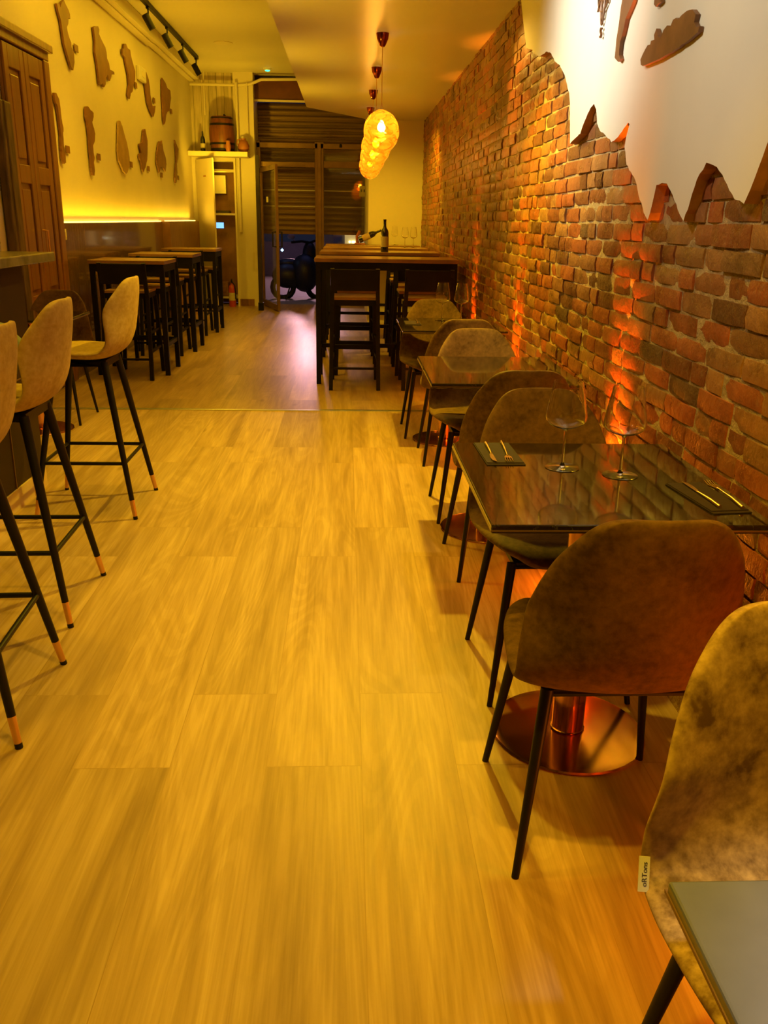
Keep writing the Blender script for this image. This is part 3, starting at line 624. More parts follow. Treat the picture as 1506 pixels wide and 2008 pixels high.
LM = dict(
l1=[(8.145, 3.003), (8.216, 3.017), (8.239, 2.991), (8.281, 3.037), (8.355, 3.071), (8.407, 3.044), (8.469, 3.019), (8.498, 2.993), (8.496, 2.958), (8.448, 2.958), (8.423, 2.908), (8.374, 2.873), (8.385, 2.837), (8.42, 2.798), (8.46, 2.773), (8.461, 2.734), (8.52, 2.704), (8.508, 2.623), (8.451, 2.555), (8.394, 2.573), (8.323, 2.646), (8.256, 2.725), (8.238, 2.81), (8.22, 2.894), (8.171, 2.947)],
l2=[(9.244, 3.035), (9.32, 3.057), (9.414, 3.074), (9.448, 3.052), (9.423, 3.011), (9.501, 2.974), (9.629, 2.93), (9.66, 2.89), (9.662, 2.838), (9.728, 2.803), (9.744, 2.752), (9.911, 2.754), (9.917, 2.731), (9.797, 2.714), (9.75, 2.669), (9.708, 2.643), (9.655, 2.679), (9.627, 2.69), (9.542, 2.625), (9.529, 2.586), (9.456, 2.553), (9.423, 2.586), (9.335, 2.56), (9.29, 2.568), (9.281, 2.67), (9.268, 2.754), (9.231, 2.82), (9.266, 2.926)],
l3=[(10.354, 3.036), (10.419, 3.054), (10.449, 3.103), (10.528, 3.117), (10.593, 3.084), (10.71, 3.086), (10.731, 3.032), (10.792, 2.974), (10.891, 2.904), (10.861, 2.814), (10.759, 2.749), (10.694, 2.673), (10.606, 2.645), (10.52, 2.575), (10.454, 2.609), (10.495, 2.664), (10.552, 2.722), (10.546, 2.821), (10.466, 2.924), (10.443, 2.969), (10.337, 2.985)],
l4=[(11.407, 2.962), (11.477, 2.981), (11.594, 2.915), (11.632, 2.828), (11.636, 2.755), (11.667, 2.703), (11.736, 2.617), (11.797, 2.652), (11.9, 2.664), (11.846, 2.591), (11.735, 2.522), (11.647, 2.551), (11.537, 2.595), (11.446, 2.658), (11.406, 2.763), (11.371, 2.849)],
l5=[(12.441, 3.052), (12.65, 3.021), (12.747, 2.973), (12.954, 2.969), (12.972, 2.878), (12.852, 2.761), (12.798, 2.703), (12.652, 2.677), (12.556, 2.626), (12.497, 2.549), (12.404, 2.5), (12.359, 2.566), (12.377, 2.688), (12.374, 2.846)],
l6=[(7.851, 2.303), (7.908, 2.307), (7.969, 2.264), (7.98, 2.202), (7.981, 2.125), (8.011, 2.05), (7.984, 1.995), (7.977, 1.916), (7.992, 1.851), (7.994, 1.785), (7.943, 1.772), (7.899, 1.819), (7.911, 1.911), (7.928, 2.004), (7.921, 2.119), (7.906, 2.206), (7.855, 2.251)],
l7=[(8.754, 2.301), (8.822, 2.312), (8.898, 2.289), (8.996, 2.278), (8.984, 2.24), (8.922, 2.191), (8.954, 2.15), (8.994, 2.095), (8.962, 2.034), (8.883, 1.984), (8.881, 1.925), (8.907, 1.882), (8.863, 1.835), (8.873, 1.762), (8.842, 1.719), (8.785, 1.721), (8.761, 1.786), (8.774, 1.859), (8.763, 1.96), (8.779, 2.062), (8.761, 2.175), (8.725, 2.214)],
l8=[(9.949, 2.299), (10.009, 2.31), (10.1, 2.256), (10.154, 2.195), (10.241, 2.118), (10.291, 2.037), (10.318, 1.953), (10.277, 1.874), (10.181, 1.817), (10.098, 1.793), (9.994, 1.817), (9.917, 1.871), (9.843, 1.908), (9.825, 2.005), (9.888, 2.156)],
l9=[(11.129, 2.324), (11.223, 2.338), (11.265, 2.272), (11.303, 2.219), (11.26, 2.086), (11.201, 1.989), (11.083, 1.908), (10.977, 1.856), (10.914, 1.88), (10.894, 1.952), (10.806, 2.001), (10.801, 2.037), (10.927, 2.054), (10.907, 2.098), (10.854, 2.148), (11.02, 2.179), (11.08, 2.256)],
l10=[(12.006, 2.265), (12.082, 2.271), (12.094, 2.212), (12.172, 2.288), (12.204, 2.22), (12.232, 2.172), (12.352, 2.098), (12.382, 2.017), (12.294, 1.92), (12.225, 1.947), (12.124, 1.972), (12.012, 1.956), (11.885, 1.89), (11.841, 1.947), (11.763, 2.022), (11.82, 2.104), (11.898, 2.188)],
l11=[(13.088, 2.372), (13.173, 2.324), (13.334, 2.27), (13.272, 2.156), (13.138, 2.059), (13.141, 1.949), (13.037, 1.823), (12.968, 1.805), (12.928, 1.874), (13.027, 1.988), (13.134, 2.125), (13.144, 2.235)])
LML = dict(l1='long pointed wooden map cutout, nearest of the upper row', l2='large wooden map cutout with ragged lower fringe, second of the upper row',
    l3='wooden map cutout with three-horned top, left of the white thermostat', l4='thin hook-shaped wooden map cutout right of the white thermostat',
    l5='half-moon wooden map cutout, farthest of the upper row', l6='very thin curved wooden map cutout beside the door, nearest of the lower row',
    l7='tall narrow wooden map cutout, second of the lower row', l8='pale leaf-shaped wooden map cutout in the lower row', l9='jagged wooden map cutout with thumb-like top, right of the pale leaf-shaped one',
    l10='squat wooden map cutout with forked top and legs in the lower row', l11='slim wavy wooden map cutout, farthest of the lower row')
for k, p in LM.items():
    tag(MB().prism(refine(p, .01, hash(len(p)) % 9), lambda q, t: (-2.372-.018*t, q[0], q[1])).build('wall_map', 'map_wood_pale' if k == 'l8' else 'map_wood'), LML[k], 'wall map', 'wooden maps on the left wall')
PQ = [(8.646, 2.758, 'long pointed map'), (8.119, 1.896, 'very thin curved map by the door'), (9.103, 1.899, 'tall narrow map of the lower row'), (10.931, 2.767, 'map with the three-horned top'), (10.431, 1.905, 'pale leaf-shaped map'),
      (11.314, 1.908, 'map with thumb-like top'), (11.898, 2.724, 'hook-shaped map'), (13.009, 2.719, 'half-moon map'), (12.087, 1.871, 'squat forked map'), (13.253, 1.887, 'slim wavy map')]
for y, z, s in PQ:
    tag(MB().box(-2.39, -2.382, y-.055, y+.055, z-.03, z+.03).build('name_plaque', 'map_wood', bevel=.003), 'small brown name plaque beside the '+s, 'plaque', 'name plaques of the wooden maps')
# right wall cutouts
RL = [(3.39, 2.109), (3.45, 2.20), (3.43, 2.28), (3.38, 2.33), (3.33, 2.32), (3.30, 2.24), (3.25, 2.16), (3.258, 2.081), (3.272, 2.069), (3.303, 2.052), (3.327, 2.039), (3.338, 2.014), (3.351, 1.996), (3.368, 1.977), (3.371, 1.951), (3.369, 1.935), (3.347, 1.918), (3.372, 1.913), (3.407, 1.927), (3.42, 1.934), (3.418, 1.959), (3.419, 1.992), (3.409, 2.022), (3.402, 2.058), (3.399, 2.09)]
RB = [(3.114, 1.879), (3.096, 1.891), (3.075, 1.902), (3.053, 1.911), (3.028, 1.908), (3.023, 1.918), (2.991, 1.916), (2.999, 1.93), (2.982, 1.945), (2.956, 1.918), (2.935, 1.909), (2.912, 1.928), (2.885, 1.935), (2.853, 1.927), (2.837, 1.941), (2.81, 1.941), (2.793, 1.933), (2.769, 1.939), (2.731, 1.942), (2.685, 1.937), (2.654, 1.919), (2.66, 1.901), (2.636, 1.884), (2.617, 1.883), (2.619, 1.87), (2.678, 1.862), (2.78, 1.855), (2.922, 1.851), (3.084, 1.856), (3.103, 1.862)]
RS = [(3.032, 2.036), (3.06, 2.09), (3.02, 2.12), (2.96, 2.07), (2.974, 2.024), (2.967, 2.014), (2.994, 2.014), (3.011, 2.01), (3.031, 2.021)]
for p, l in ((RL, 'long narrow dark wooden map cutout hanging down the white plaster'), (RB, 'large jagged dark wooden map cutout on the white plaster'), (RS, 'small dark wooden map cutout at the top edge above the large jagged one')):
    tag(MB().prism(refine(p, .003, 2), lambda q, t: (.955+.013*t, q[0], q[1])).build('wall_map', 'map_dark'), l, 'wall map', 'dark wooden maps on the plaster')
t = thing('compass_rose', 'dark wooden compass rose on the white plaster beside the long map', 'compass rose', (.955, 3.66, 2.21))
mb = MB()
for i in range(4):
    a0 = pi/2*i+pi/2
    for sc in (1.0, .62):
        pts = []
        for k in range(20):
            q = 2*pi*k/20; rr_ = .075+.05*cos(q)*1.0; ww = .026*sin(q)*(1-.35*cos(q))
            rr_ = .075+(.052*cos(q))*sc; ww *= sc
            pts.append((.006, rr_*cos(a0)-ww*sin(a0), rr_*sin(a0)+ww*cos(a0)))
        mb.tube(pts, .0038, 6, closed=True)
mb.build('petal_loops', 'map_dark', t)
mb = MB()
for i in range(4):
    a = pi/4+pi/2*i; c, s_ = cos(a), sin(a)
    mb.prism([(.03*c-.01*s_, .03*s_+.01*c), (.10*c, .10*s_), (.03*c+.01*s_, .03*s_-.01*c)], lambda p, tt: (.002+.008*tt, p[0], p[1]))
mb.build('points', 'map_dark', t)
MB().tube([(.006, .082*cos(a*pi/16), .082*sin(a*pi/16)) for a in range(32)], .004, 6, closed=True).build('ring', 'map_dark', t)
def letter(ch, name, loc, size, parent, mt='map_dark', ext=.004, rot=(pi/2, 0, -pi/2)):
    cu = bpy.data.curves.new(name, 'FONT'); cu.body = ch; cu.size = size; cu.extrude = ext; cu.align_x = 'CENTER'; cu.align_y = 'CENTER'
    tmp = bpy.data.objects.new('tmp', cu); C.objects.link(tmp)
    dg = bpy.context.evaluated_depsgraph_get(); me = bpy.data.meshes.new_from_object(tmp.evaluated_get(dg)); bpy.data.objects.remove(tmp)
    me.materials.clear(); me.materials.append(M[mt])
    o = bpy.data.objects.new(name, me); C.objects.link(o); o.parent = parent; o.location = loc; o.rotation_euler = rot; return o
letter('S', 'letter', (.005, -.005, -.157), .05, t)

# ------------------------------------------------------------------ ceiling fittings
t = thing('track_light', 'black ceiling track light with four spotlight heads', 'track light', (0, 0, 0))
MB().box(-2.07, -2.03, 8.6, 13.3, 3.405, 3.45).build('rail', 'black', t, bevel=.003)
for y in (8.9, 10.2, 11.2, 12.2, 13.2):
    if y < 9: continue
    hd = MB().lathe([(0, -.075), (.036, -.075), (.038, .065), (.034, .075), (0, .07)], 20, M4=Matrix.Translation((-2.05, y, 3.27)) @ Matrix.Rotation(radians(-28), 4, 'Y') @ Matrix.Rotation(radians(8), 4, 'X')).build('spotlight_head', 'black', t, smooth=True)
    MB().tube([(-2.05, y, 3.41), (-2.05, y, 3.33)], .008, 8).box(-2.065, -2.035, y-.04, y+.04, 3.385, 3.406).build('stem', 'black', hd)
t = thing('ceiling_speaker', 'round flat speaker grille in the ceiling right of the track light', 'speaker', (-1.56, 12.3, 3.45))
MB().lathe([(0, -.012), (.105, -.012), (.12, -.006), (.12, 0)], 32).build('grille', 'white', t, smooth=True)
t = thing('smoke_detector', 'ceiling smoke detector with green light', 'smoke detector', (-1.17, 14.2, 3.45))
MB().lathe([(0, -.03), (.03, -.03), (.055, -.015), (.06, 0)], 24).build('base', 'plastic', t, smooth=True)
MB().lathe([(0, -.042), (.03, -.036), (.038, -.03)], 16).build('indicator', 'green', t, smooth=True)
# pendants
def pendant(label, loc):
    t = thing('pendant_lamp', label, 'pendant lamp', loc, group='amber glass globe pendants')
    MB().lathe([(0, -.085), (.014, -.085), (.022, -.075), (.040, -.035), (.046, 0), (0, 0)], 24).build('ceiling_canopy', 'canopy', t, smooth=True)
    MB().tube([(0, 0, -.08), (0, 0, -.46)], .0028, 6).tube([(0, 0, -.44), (.018, 0, -.50)], .002, 6).tube([(0, 0, -.44), (-.018, 0, -.50)], .002, 6).build('cable', 'gold', t)
    prof = [(.03, -.487)]+[(.128*sin(a), -.63+.143*cos(a)) for a in [pi*(i+2)/22 for i in range(20)]]+[(0.0, -.773)]
    g = MB().lathe(prof, 36, ripple=lambda a, z: .012*noise.noise(Vector((cos(a)*2.2, sin(a)*2.2, z*10)))).build('globe_shade', 'amber', t, smooth='all')
    b = MB().lathe([(0, -.56), (.012, -.555), (.013, -.53), (.01, -.50), (0, -.50)], 14).build('socket', 'gold', t, smooth=True)
    MB().lathe([(0, -.635), (.018, -.628), (.028, -.61), (.028, -.595), (.016, -.57), (.01, -.56), (0, -.56)], 16).build('bulb', 'bulb', t, smooth=True)
    l = light('pendant_light', 'POINT', (0, 0, -.60), 105, (1, .62, .05), radius=.010); l.parent = t
    return t
p0 = pendant('nearest amber glass globe pendant with copper canopy', (.246, 6.77, 2.6))
for y, x, l in ((8.2, .252, 'second nearest amber glass globe pendant, overlapped by the nearest'), (9.58, .262, 'third amber glass globe pendant in the row'), (11.0, .272, 'farthest and lowest-looking amber glass globe pendant')):
    dup(p0, l, (x, y, 2.6))

def profile(P_):
    L = [0]
    for i in range(1, len(P_)): L.append(L[-1]+math.hypot(P_[i][0]-P_[i-1][0], P_[i][1]-P_[i-1][1]))
    def Cf(v):
        s = (v+1)/2*L[-1]
        for i in range(1, len(P_)):
            if s <= L[i]+1e-9: break
        q = min(1, max(0, (s-L[i-1])/(L[i]-L[i-1])))
        p0, p1 = P_[i-1], P_[i]; pm, pn = P_[max(i-2, 0)], P_[min(i+1, len(P_)-1)]
        def h(a, b, c, d): return .5*((2*b)+(-a+c)*q+(2*a-5*b+4*c-d)*q*q+(-a+3*b-3*c+d)*q**3)
        return (h(pm[0], p0[0], p1[0], pn[0]), h(pm[1], p0[1], p1[1], pn[1]))
    def Nf(v):
        a, b = Cf(max(-1, v-.05)), Cf(min(1, v+.05)); d = Vector((b[0]-a[0], b[1]-a[1])).normalized(); return (d.y, -d.x)
    return Cf, Nf

# ------------------------------------------------------------------ dining chairs
def dining_chair(label, loc, rotz, group, fab='fabric'):
    t = thing('dining_chair', label, 'chair', loc, rotz, group)
    P_ = [(.235, .445), (.195, .466), (.10, .468), (-.02, .461), (-.12, .455), (-.20, .472), (-.243, .535), (-.262, .62), (-.276, .72), (-.288, .79), (-.300, .862)]
    Cf, Nf = profile(P_)
    def Wf(v): return .232 - (.010*v*v if v < 0 else 0) - .040*max(0, v-.15)**1.4 + .004*cos(v*3)
    s_ = shell(Cf, Nf, Wf, lambda v: .012+.075*max(0, min(1, (v+.05)*2.0))-.05*max(0, v-.4), .046, 25, 61, 3.3, 3.4)
    build_shell(s_, 'seat_shell', fab, t)
    MB().box(-.15, .15, -.15, .15, .415, .432).tube([(-.15, .14, .42), (.15, .14, .42)], .012, 8).tube([(-.15, -.14, .42), (.15, -.14, .42)], .012, 8).build('seat_frame', 'black', t)
    for sx in (-1, 1):
        for sy in (-1, 1):
            MB().tube([(sx*.155, sy*.145, .43), (sx*.21, sy*.218, 0)], [.0145, .0085], 14).build('leg', 'black', t, smooth=True)
    return t
GC = 'upholstered chairs at the black marble tables'
cB = dining_chair('brown suede chair seen from behind, tucked under the nearest laid marble table', (.585, 1.76, 0), 0, GC)
for x, y, rz, l in ((.635, 2.475, pi+.02, 'brown chair facing us across the nearest laid marble table, behind the wine glass'),
                    (.655, 3.41, .03, 'dark brown chair turned away, back to back with the one behind the wine glass'),
                    (.65, 4.11, pi, 'pale lit chair facing us with an oval backrest at the middle marble table'),
                    (.665, 5.12, 0, 'chair turned away just behind the pale lit oval one'),
                    (.60, 5.80, pi, 'chair facing us at the farthest marble table beside the high tables'),
                    (-2.03, 6.12, pi, 'brown chair by the left wall behind the bar stools'),):
    dup(cB, l, (x, y, 0), rz)
cA = dining_chair('mottled tan chair in the lower right corner with a white care tag', (.655, .815, 0), pi-.03, GC, 'fabric_pale')
bpy.context.view_layer.update()
tg = MB().box(-.008, .008, -.0006, .0006, -.024, .024).build('care_tag', 'tagw', cA); tg['label'] = 'small white care tag'
Mt = Matrix.Translation((.4235, .985, .497)) @ Matrix.Rotation(radians(7), 4, 'Y') @ Matrix.Rotation(radians(-28), 4, 'X')
tg.matrix_parent_inverse = Matrix(); tg.matrix_basis = cA.matrix_world.inverted() @ Mt
letter('oRTons', 'tag_print', (.001, -.0009, 0), .0105, tg, 'ink', .0002, (pi/2, -pi/2, 0))

# ------------------------------------------------------------------ marble tables
def marble_table(label, x0, x1, y0, y1, top='marble'):
    cx, cy = (x0+x1)/2, (y0+y1)/2
    t = thing('marble_table', label, 'table', (cx, cy, 0), 0, 'black marble tables along the brick wall')
    w_, d_ = (x1-x0)/2, (y1-y0)/2
    MB().box(-w_, w_, -d_, d_, .73, .75).build('tabletop', top, t, bevel=.003)
    MB().box(-w_-.0015, w_+.0015, -d_-.0015, d_+.0015, .7345, .7385).build('edge_band', 'alu', t)
    MB().lathe([(0, .016), (.045, .016), (.048, .02), (.045, .022), (.045, .70), (.09, .715), (.09, .73), (0, .73)], 32).build('column', 'copper', t, smooth=True)
    MB().lathe([(0, 0), (.212, 0), (.215, .004), (.212, .009), (.19, .012), (0, .016)], 64).build('base_plate', 'copper', t, smooth=True)
    return t
T1 = marble_table('black marble table laid with two large wine glasses, brick wall behind', .314, .944, 1.752, 2.482)
T2 = marble_table('empty-looking black marble table in front of the pale lit chair', .343, .973, 3.457, 4.20)
T3 = marble_table('farthest black marble table with two wine glasses, next to the high tables', .335, .965, 5.215, 5.93)
T0 = marble_table('shiny grey-looking marble table cut off in the lower right corner', .322, .952, -.04, .69, 'greymarble')
marble_table('small marble table by the left wall behind the bar end', -2.36, -1.74, 5.5, 6.08)['group'] = 'black marble tables'
# table settings
def wine_glass(label, loc, hgt=.232, br=.054, group='large wine glasses on the nearest laid table'):
    t = thing('wine_glass', label, 'wine glass', loc, 0, group)
    s = hgt/.232
    k = br/.054
    MB().lathe([(0, 0), (.045, 0), (.0455, .0012), (.030, .003), (.008, .0065), (.0042, .014)], 48).build('foot', 'glass', t, smooth=True)
    MB().lathe([(.0042, .0145), (.0034, .03), (.0032, .07*s), (.0038, .098*s), (.006, .104*s), (0, .104*s)], 20).build('stem', 'glass', t, smooth='all')
    out = [(0, .1045), (.012, .106), (.030, .112), (.046, .121), (.0535, .131), (.054, .140), (.051, .160), (.046, .190), (.041, .215), (.038, .232)]
    inn = [(r_-.0011, z_+(.0012 if i < 3 else 0)) for i, (r_, z_) in enumerate(out)]
    prof = [(a*k, z*s) for a, z in out]+[(max(0, a)*k, z*s) for a, z in reversed(inn)]
    MB().lathe(prof, 48).build('bowl', 'glass', t, smooth=True)
    return t
g0 = wine_glass('large wine glass on the near marble table in front of the brown chair', (.577, 2.214, .7505))
dup(g0, 'large wine glass on the near marble table in front of the orange-lit bricks', (.712, 2.143, .7505))
g1 = wine_glass('left wine glass of the pair on the farthest marble table', (.626, 5.78, .7505), .24, .05, 'wine glasses on the farthest marble table')
dup(g1, 'right wine glass of the pair on the farthest marble table', (.745, 5.74, .7505))
def napkin(label, x, y, rz, a=.105, b=.235):
    t = thing('paper_napkin', label, 'napkin', (x, y, .7505), rz, 'dark napkins')
    MB().box(-a/2, a/2, -b/2, b/2, 0, .0022).build('lower_fold', 'napkin', t)
    MB().box(-a/2+.002, a/2-.002, -b/2+.012, b/2-.002, .0024, .0046).build('upper_fold', 'napkin', t)
    return t
def knife(label, x, y, rz, z=.7555):
    t = thing('table_knife', label, 'knife', (x, y, z), rz, 'gold knives')
    MB().tube([(0, -.10, .004), (0, -.05, .005), (0, .0, .004), (0, .02, .003)], [.0045, .004, .0028, .0024], 10).build('handle', 'cutlery', t, smooth=True)
    MB().prism([(-.003, .018), (.003, .018), (.006, .03), (.0085, .06), (.006, .09), (-.004, .105), (-.004, .06)], lambda p, q: (p[0], p[1], .0025+.0015*q)).build('blade', 'cutlery', t)
    return t
def fork(label, x, y, rz, z=.7555, name='table_fork'):
    t = thing(name, label, 'fork', (x, y, z), rz, 'gold forks')
    MB().tube([(0, -.115, .004), (0, -.05, .006), (0, .02, .004), (0, .04, .003)], [.0042, .0035, .0022, .0026], 10).build('handle', 'cutlery', t, smooth=True)
    mb = MB().prism([(-.003, .036), (.003, .036), (.009, .048), (.0105, .062), (-.0105, .062), (-.009, .048)], lambda p, q: (p[0], p[1], .002+.0014*q))
    for i in range(4):
        x0 = -.0105+i*.0062
        mb.tube([(x0+.0012, .060, .0027), (x0+.0012, .080, .001), (x0+.0012, .105, .004)], [.0013, .0012, .0007], 6)
    mb.build('head', 'cutlery', t, smooth=True); return t
napkin('dark napkin at the far left corner of the nearest laid table', .428, 2.350, .02, .105, .235)
knife('gold knife on the left of the far napkin of the nearest laid table', .404, 2.345, pi-.02)
fork('gold fork on the far napkin of the nearest laid table', .448, 2.345, pi-.06)
napkin('dark napkin at the right end of the nearest laid table, near the wall', .864, 1.948, .12, .095, .235)
knife('gold knife on the wall side napkin of the nearest laid table', .852, 1.955, .05)
fork('gold fork on the wall side napkin of the nearest laid table', .912, 1.965, -.03)
napkin('dark napkin at the left end of the farthest marble table', .42, 5.60, 0, .10, .2)
fork('small fork lying on the farthest marble table', .45, 5.62, pi)

# ------------------------------------------------------------------ bar stools
def bar_stool(label, loc, rotz):
    t = thing('bar_stool', label, 'bar stool', loc, rotz, 'upholstered bar stools along the bar')
    P_ = [(.205, .742), (.17, .757), (.08, .757), (-.04, .752), (-.12, .760), (-.178, .795), (-.212, .86), (-.232, .95), (-.247, 1.03), (-.258, 1.105)]
    Cf, Nf = profile(P_)
    def Wf(v): return .215 - .012*cos((v+.05)*5) - .022*max(0, v)**2
    s_ = shell(Cf, Nf, Wf, lambda v: .018+.075*max(0, min(1, (v+.1)*1.5)), .042, 23, 57, 3.0, 3.0)
    build_shell(s_, 'seat_shell', 'fabric_stool', t)
    MB().tube([(-.12, .115, .72), (.12, .115, .72), (.12, -.115, .72), (-.12, -.115, .72)], .016, 4, square=True, closed=True).box(-.1, .1, -.1, .1, .715, .732).build('seat_frame', 'black', t)
    z1, z2 = .09, .014
    for sx in (-1, 1):
        for sy in (-1, 1):
            def P(z): q = 1-z/.725; return (sx*(.118+.117*q), sy*(.115+.117*q), z)
            lg = MB().tube([P(.725), P(z1)], [.0175, .0118], 16).build('leg', 'black', t, smooth=True)
            tp = MB().tube([P(z1), P(z2)], [.0119, .0102], 16).build('gold_tip', 'gold', lg, smooth=True)
            MB().tube([P(z2), P(0)], [.0106, .0106], 16).build('foot_cap', 'black', lg, smooth=True)
    q = 1-.262/.725; a, b = .118+.117*q, .115+.117*q; zf = .262
    MB().tube([(-a, b, zf), (a, b, zf)], .0085, 10).tube([(-a, -b, zf), (a, -b, zf)], .0085, 10).tube([(a, b, zf), (a, -b, zf)], .0085, 10).tube([(-a, b, zf), (-a, -b, zf)], .0085, 10).build('footrest', 'black', t, smooth=True)
    return t
s0 = bar_stool('farthest of the three tan bar stools, seen from the side', (-1.232, 4.18, 0), pi/2)
dup(s0, 'middle tan bar stool with its back towards us', (-1.198, 3.02, 0), pi/2+.02)
dup(s0, 'nearest tan bar stool, cut off by the left edge', (-1.125, 2.28, 0), pi/2+.05)
# bar counter
t = thing('bar_counter', 'brown bar counter with stone top at the left edge', 'bar counter', (-1.6, 0, 0))
MB().box(-.55, 0, -2.8, 4.5, .10, 1.145).build('body', 'barpanel', t, bevel=.004)
mb = MB()
for y in (4.1, 3.5, 2.9, 2.3, 1.7, 1.1, .5, -.1): mb.box(0, .004, y-.003, y+.003, .10, 1.145)
mb.box(0, .004, -2.8, 4.5, .60, .606); mb.build('panel_seams', 'alu', t)
MB().box(-.53, .008, -2.8, 4.505, 0, .10).build('plinth', 'plinth', t)
MB().box(-.62, .13, -2.9, 4.62, 1.145, 1.19).build('countertop', 'barstone', t, bevel=.006)
mb = ell((0, 0, .0), .13, .13, .115, 24)
mb.v = [tuple(Vector(v)*(1+.25*noise.noise(Vector(v)*14))) for v in mb.v]
tag(mb.build('folded_jacket', 'jacket', smooth=True, loc=(-1.215, 2.99, .915)), 'grey-blue jacket heaped on the middle bar stool at the left edge', 'jacket')

# ------------------------------------------------------------------ high tables and bar chairs
def high_table(label, x0, x1, y0, y1, H_, group):
    t = thing('high_table', label, 'high table', ((x0+x1)/2, (y0+y1)/2, 0), 0, group)
    a, b = (x1-x0)/2, (y1-y0)/2; q = .02
    MB().box(-a, a, -b, b, H_-.032, H_).build('tabletop', 'wood_top', t, bevel=.004)
    MB().box(-a+.01, a-.01, -b+.012, -b+.035, H_-.095, H_-.032).box(-a+.01, a-.01, b-.035, b-.012, H_-.095, H_-.032).box(-a+.01, -a+.035, -b+.03, b-.03, H_-.095, H_-.032).box(a-.035, a-.01, -b+.03, b-.03, H_-.095, H_-.032).build('apron', 'black', t)
    for sx in (-1, 1):
        for sy in (-1, 1): MB().tube([(sx*(a-.03), sy*(b-.035), H_-.032), (sx*(a-.03), sy*(b-.035), 0)], q, square=True).build('leg', 'black', t)
    MB().box(-a+.02, a-.02, b-.05, b-.02, .25, .285).box(-a+.018, -a+.042, -b+.03, b-.03, .25, .285).box(a-.042, a-.018, -b+.03, b-.03, .25, .285).build('stretcher', 'black', t)
    return t
def bar_chair(label, loc, rotz, group):
    t = thing('bar_chair', label, 'bar chair', loc, rotz, group)
    MB().box(-.185, .185, -.17, .20, .735, .76).build('seat', 'wood_seat', t, bevel=.006)
    MB().box(-.18, .18, -.165, .195, .69, .735).build('seat_frame', 'blackwood', t)
    MB().box(-.195, .195, -.255, -.235, .815, .985).build('backrest', 'blackwood', t, bevel=.006)
    for sx in (-1, 1):
        MB().tube([(sx*.20, -.268, 0), (sx*.19, -.19, .70), (sx*.185, -.225, .86), (sx*.185, -.25, .99)], .016, square=True).build('leg', 'blackwood', t)
        MB().tube([(sx*.195, .26, 0), (sx*.175, .185, .70)], .016, square=True).build('leg', 'blackwood', t)
    q = MB()
    for sx in (-1, 1): q.tube([(sx*.195, -.24, .24), (sx*.187, .235, .24)], .010, square=True).tube([(sx*.193, -.22, .40), (sx*.182, .22, .40)], .009, square=True)
    q.tube([(-.19, .235, .30), (.19, .235, .30)], .014, square=True).tube([(-.2, -.24, .18), (.2, -.24, .18)], .009, square=True)
    q.build('footrest', 'blackwood', t); return t
GR, GL_ = 'high tables on the brick wall side', 'high tables on the slatted wainscot side'
HT = [(7.55, 'nearest high table on the brick wall side, reaching into the middle of the room'), (9.10, 'second high table on the brick wall side, carrying the upright wine bottle'), (10.48, 'third high table on the brick wall side, with glasses on it'), (11.62, 'farthest high table against the pale end wall')]
h0 = None
for y, l in HT:
    if h0 is None: h0 = high_table(l, -.27, .945, y, y+.56, 1.06, GR); hy = y
    else: dup(h0, l, (h0.location.x, h0.location.y+y-hy, 0))
LT = [(7.90, 'nearest high table against the slatted wainscot'), (9.38, 'middle high table against the slatted wainscot'), (11.05, 'farthest high table against the wainscot, by the closet door')]
l0 = None
for y, l in LT:
    if l0 is None: l0 = high_table(l, -2.245, -1.585, y, y+.56, 1.0, GL_); hy = y
    else: dup(l0, l, (l0.location.x, l0.location.y+y-hy, 0))
GB = 'black bar chairs at the high tables'
b0 = bar_chair('black bar chair turned away, left one at the nearest high table on the brick side', (.07, 7.55, 0), 0, GB)
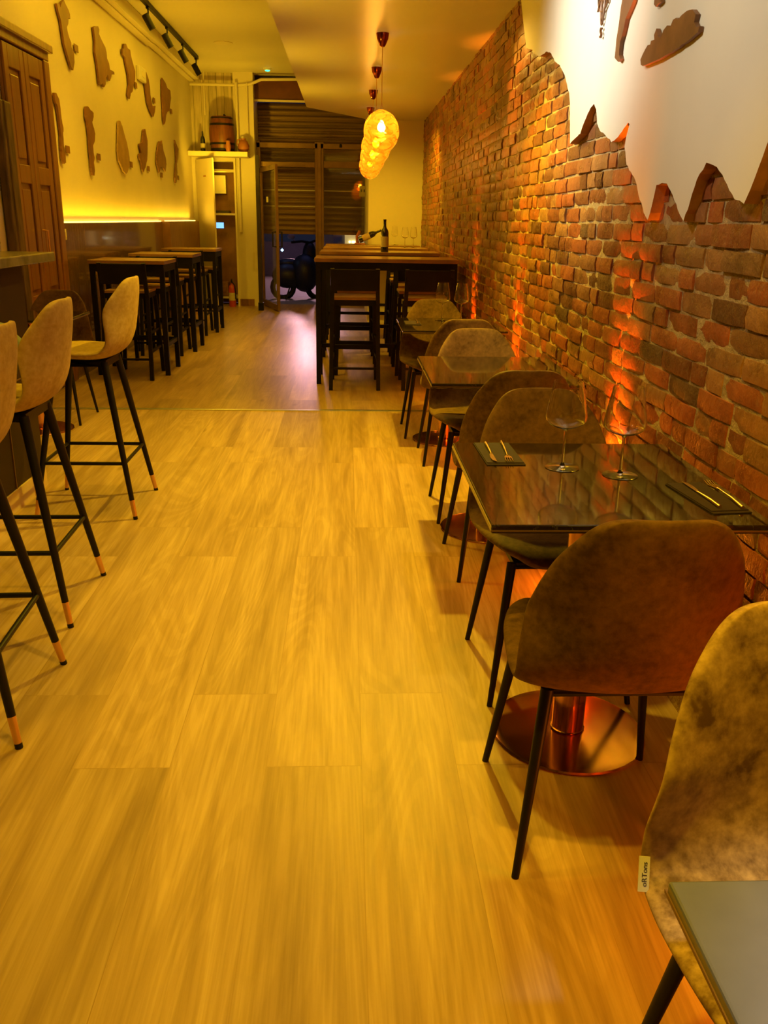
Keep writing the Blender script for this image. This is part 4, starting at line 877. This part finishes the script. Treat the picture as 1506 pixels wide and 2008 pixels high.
BC = [(.68, 7.55, 0, 'black bar chair turned away, right one at the nearest high table on the brick side'),
      (.10, 8.28, pi, 'black bar chair facing us behind the nearest brick side high table, left'), (.66, 8.28, pi, 'black bar chair facing us behind the nearest brick side high table, right'),
      (.08, 8.98, 0, 'black bar chair turned away at the second brick side high table, left'), (.66, 8.98, 0, 'black bar chair turned away at the second brick side high table, right'),
      (.08, 9.80, pi, 'black bar chair facing us behind the second brick side high table, left'), (.66, 9.80, pi, 'black bar chair facing us behind the second brick side high table, right'),
      (.10, 10.45, 0, 'black bar chair turned away at the third brick side high table, left'), (.66, 10.45, 0, 'black bar chair turned away at the third brick side high table, right'),
      (-1.90, 7.92, 0, 'black bar chair with wide back, turned away at the nearest wainscot side table'), (-1.88, 8.50, pi, 'black bar chair facing us behind the nearest wainscot side table'),
      (-1.90, 9.36, 0, 'black bar chair turned away at the middle wainscot side table'), (-1.88, 10.0, pi, 'black bar chair facing us behind the middle wainscot side table'),
      (-1.90, 11.02, 0, 'black bar chair turned away at the farthest wainscot side table'), (-1.88, 11.68, pi, 'black bar chair facing us behind the farthest wainscot side table')]
for x, y, rz, l in BC: dup(b0, l, (x, y, 0), rz)
# bottles and glasses on the high tables
def bottle(label, loc, rot=(0, 0, 0)):
    t = thing('wine_bottle', label, 'bottle', loc); t.rotation_euler = rot
    MB().lathe([(0, 0), (.037, 0), (.039, .006), (.039, .185), (.034, .21), (.018, .235), (.0145, .25), (.014, .30), (.0155, .302), (.0155, .315), (0, .315)], 28).build('body', 'bottle', t, smooth=True)
    MB().lathe([(.0395, .05), (.0402, .05), (.0402, .15), (.0395, .15)], 28).build('label', 'label', t, smooth=True)
    return t
bottle('upright dark wine bottle with cream label on the second high table', (.385, 9.22, 1.061))
t = thing('bottle_stand', 'reddish wooden stand holding the tilted bottle', 'bottle stand', (.19, 11.80, 1.061))
MB().box(-.09, .05, -.05, .05, 0, .02).build('base', 'clay', t, bevel=.004); MB().tube([(-.05, 0, .02), (-.06, 0, .10), (-.02, 0, .17)], .018, 10).build('post', 'clay', t, smooth=True)
bottle('tilted dark wine bottle lying in the reddish stand on the farthest high table', (.16, 11.80, 1.115), (0, radians(66), 0))
g2 = wine_glass('thin wine glass, leftmost of the three on the far high table', (.625, 11.85, 1.0605), .235, .042, 'thin wine glasses on the far high tables')
dup(g2, 'thin wine glass, middle of the three on the far high tables', (.69, 10.75, 1.0605)); dup(g2, 'thin wine glass, right of the three on the far high tables', (.79, 10.75, 1.0605))
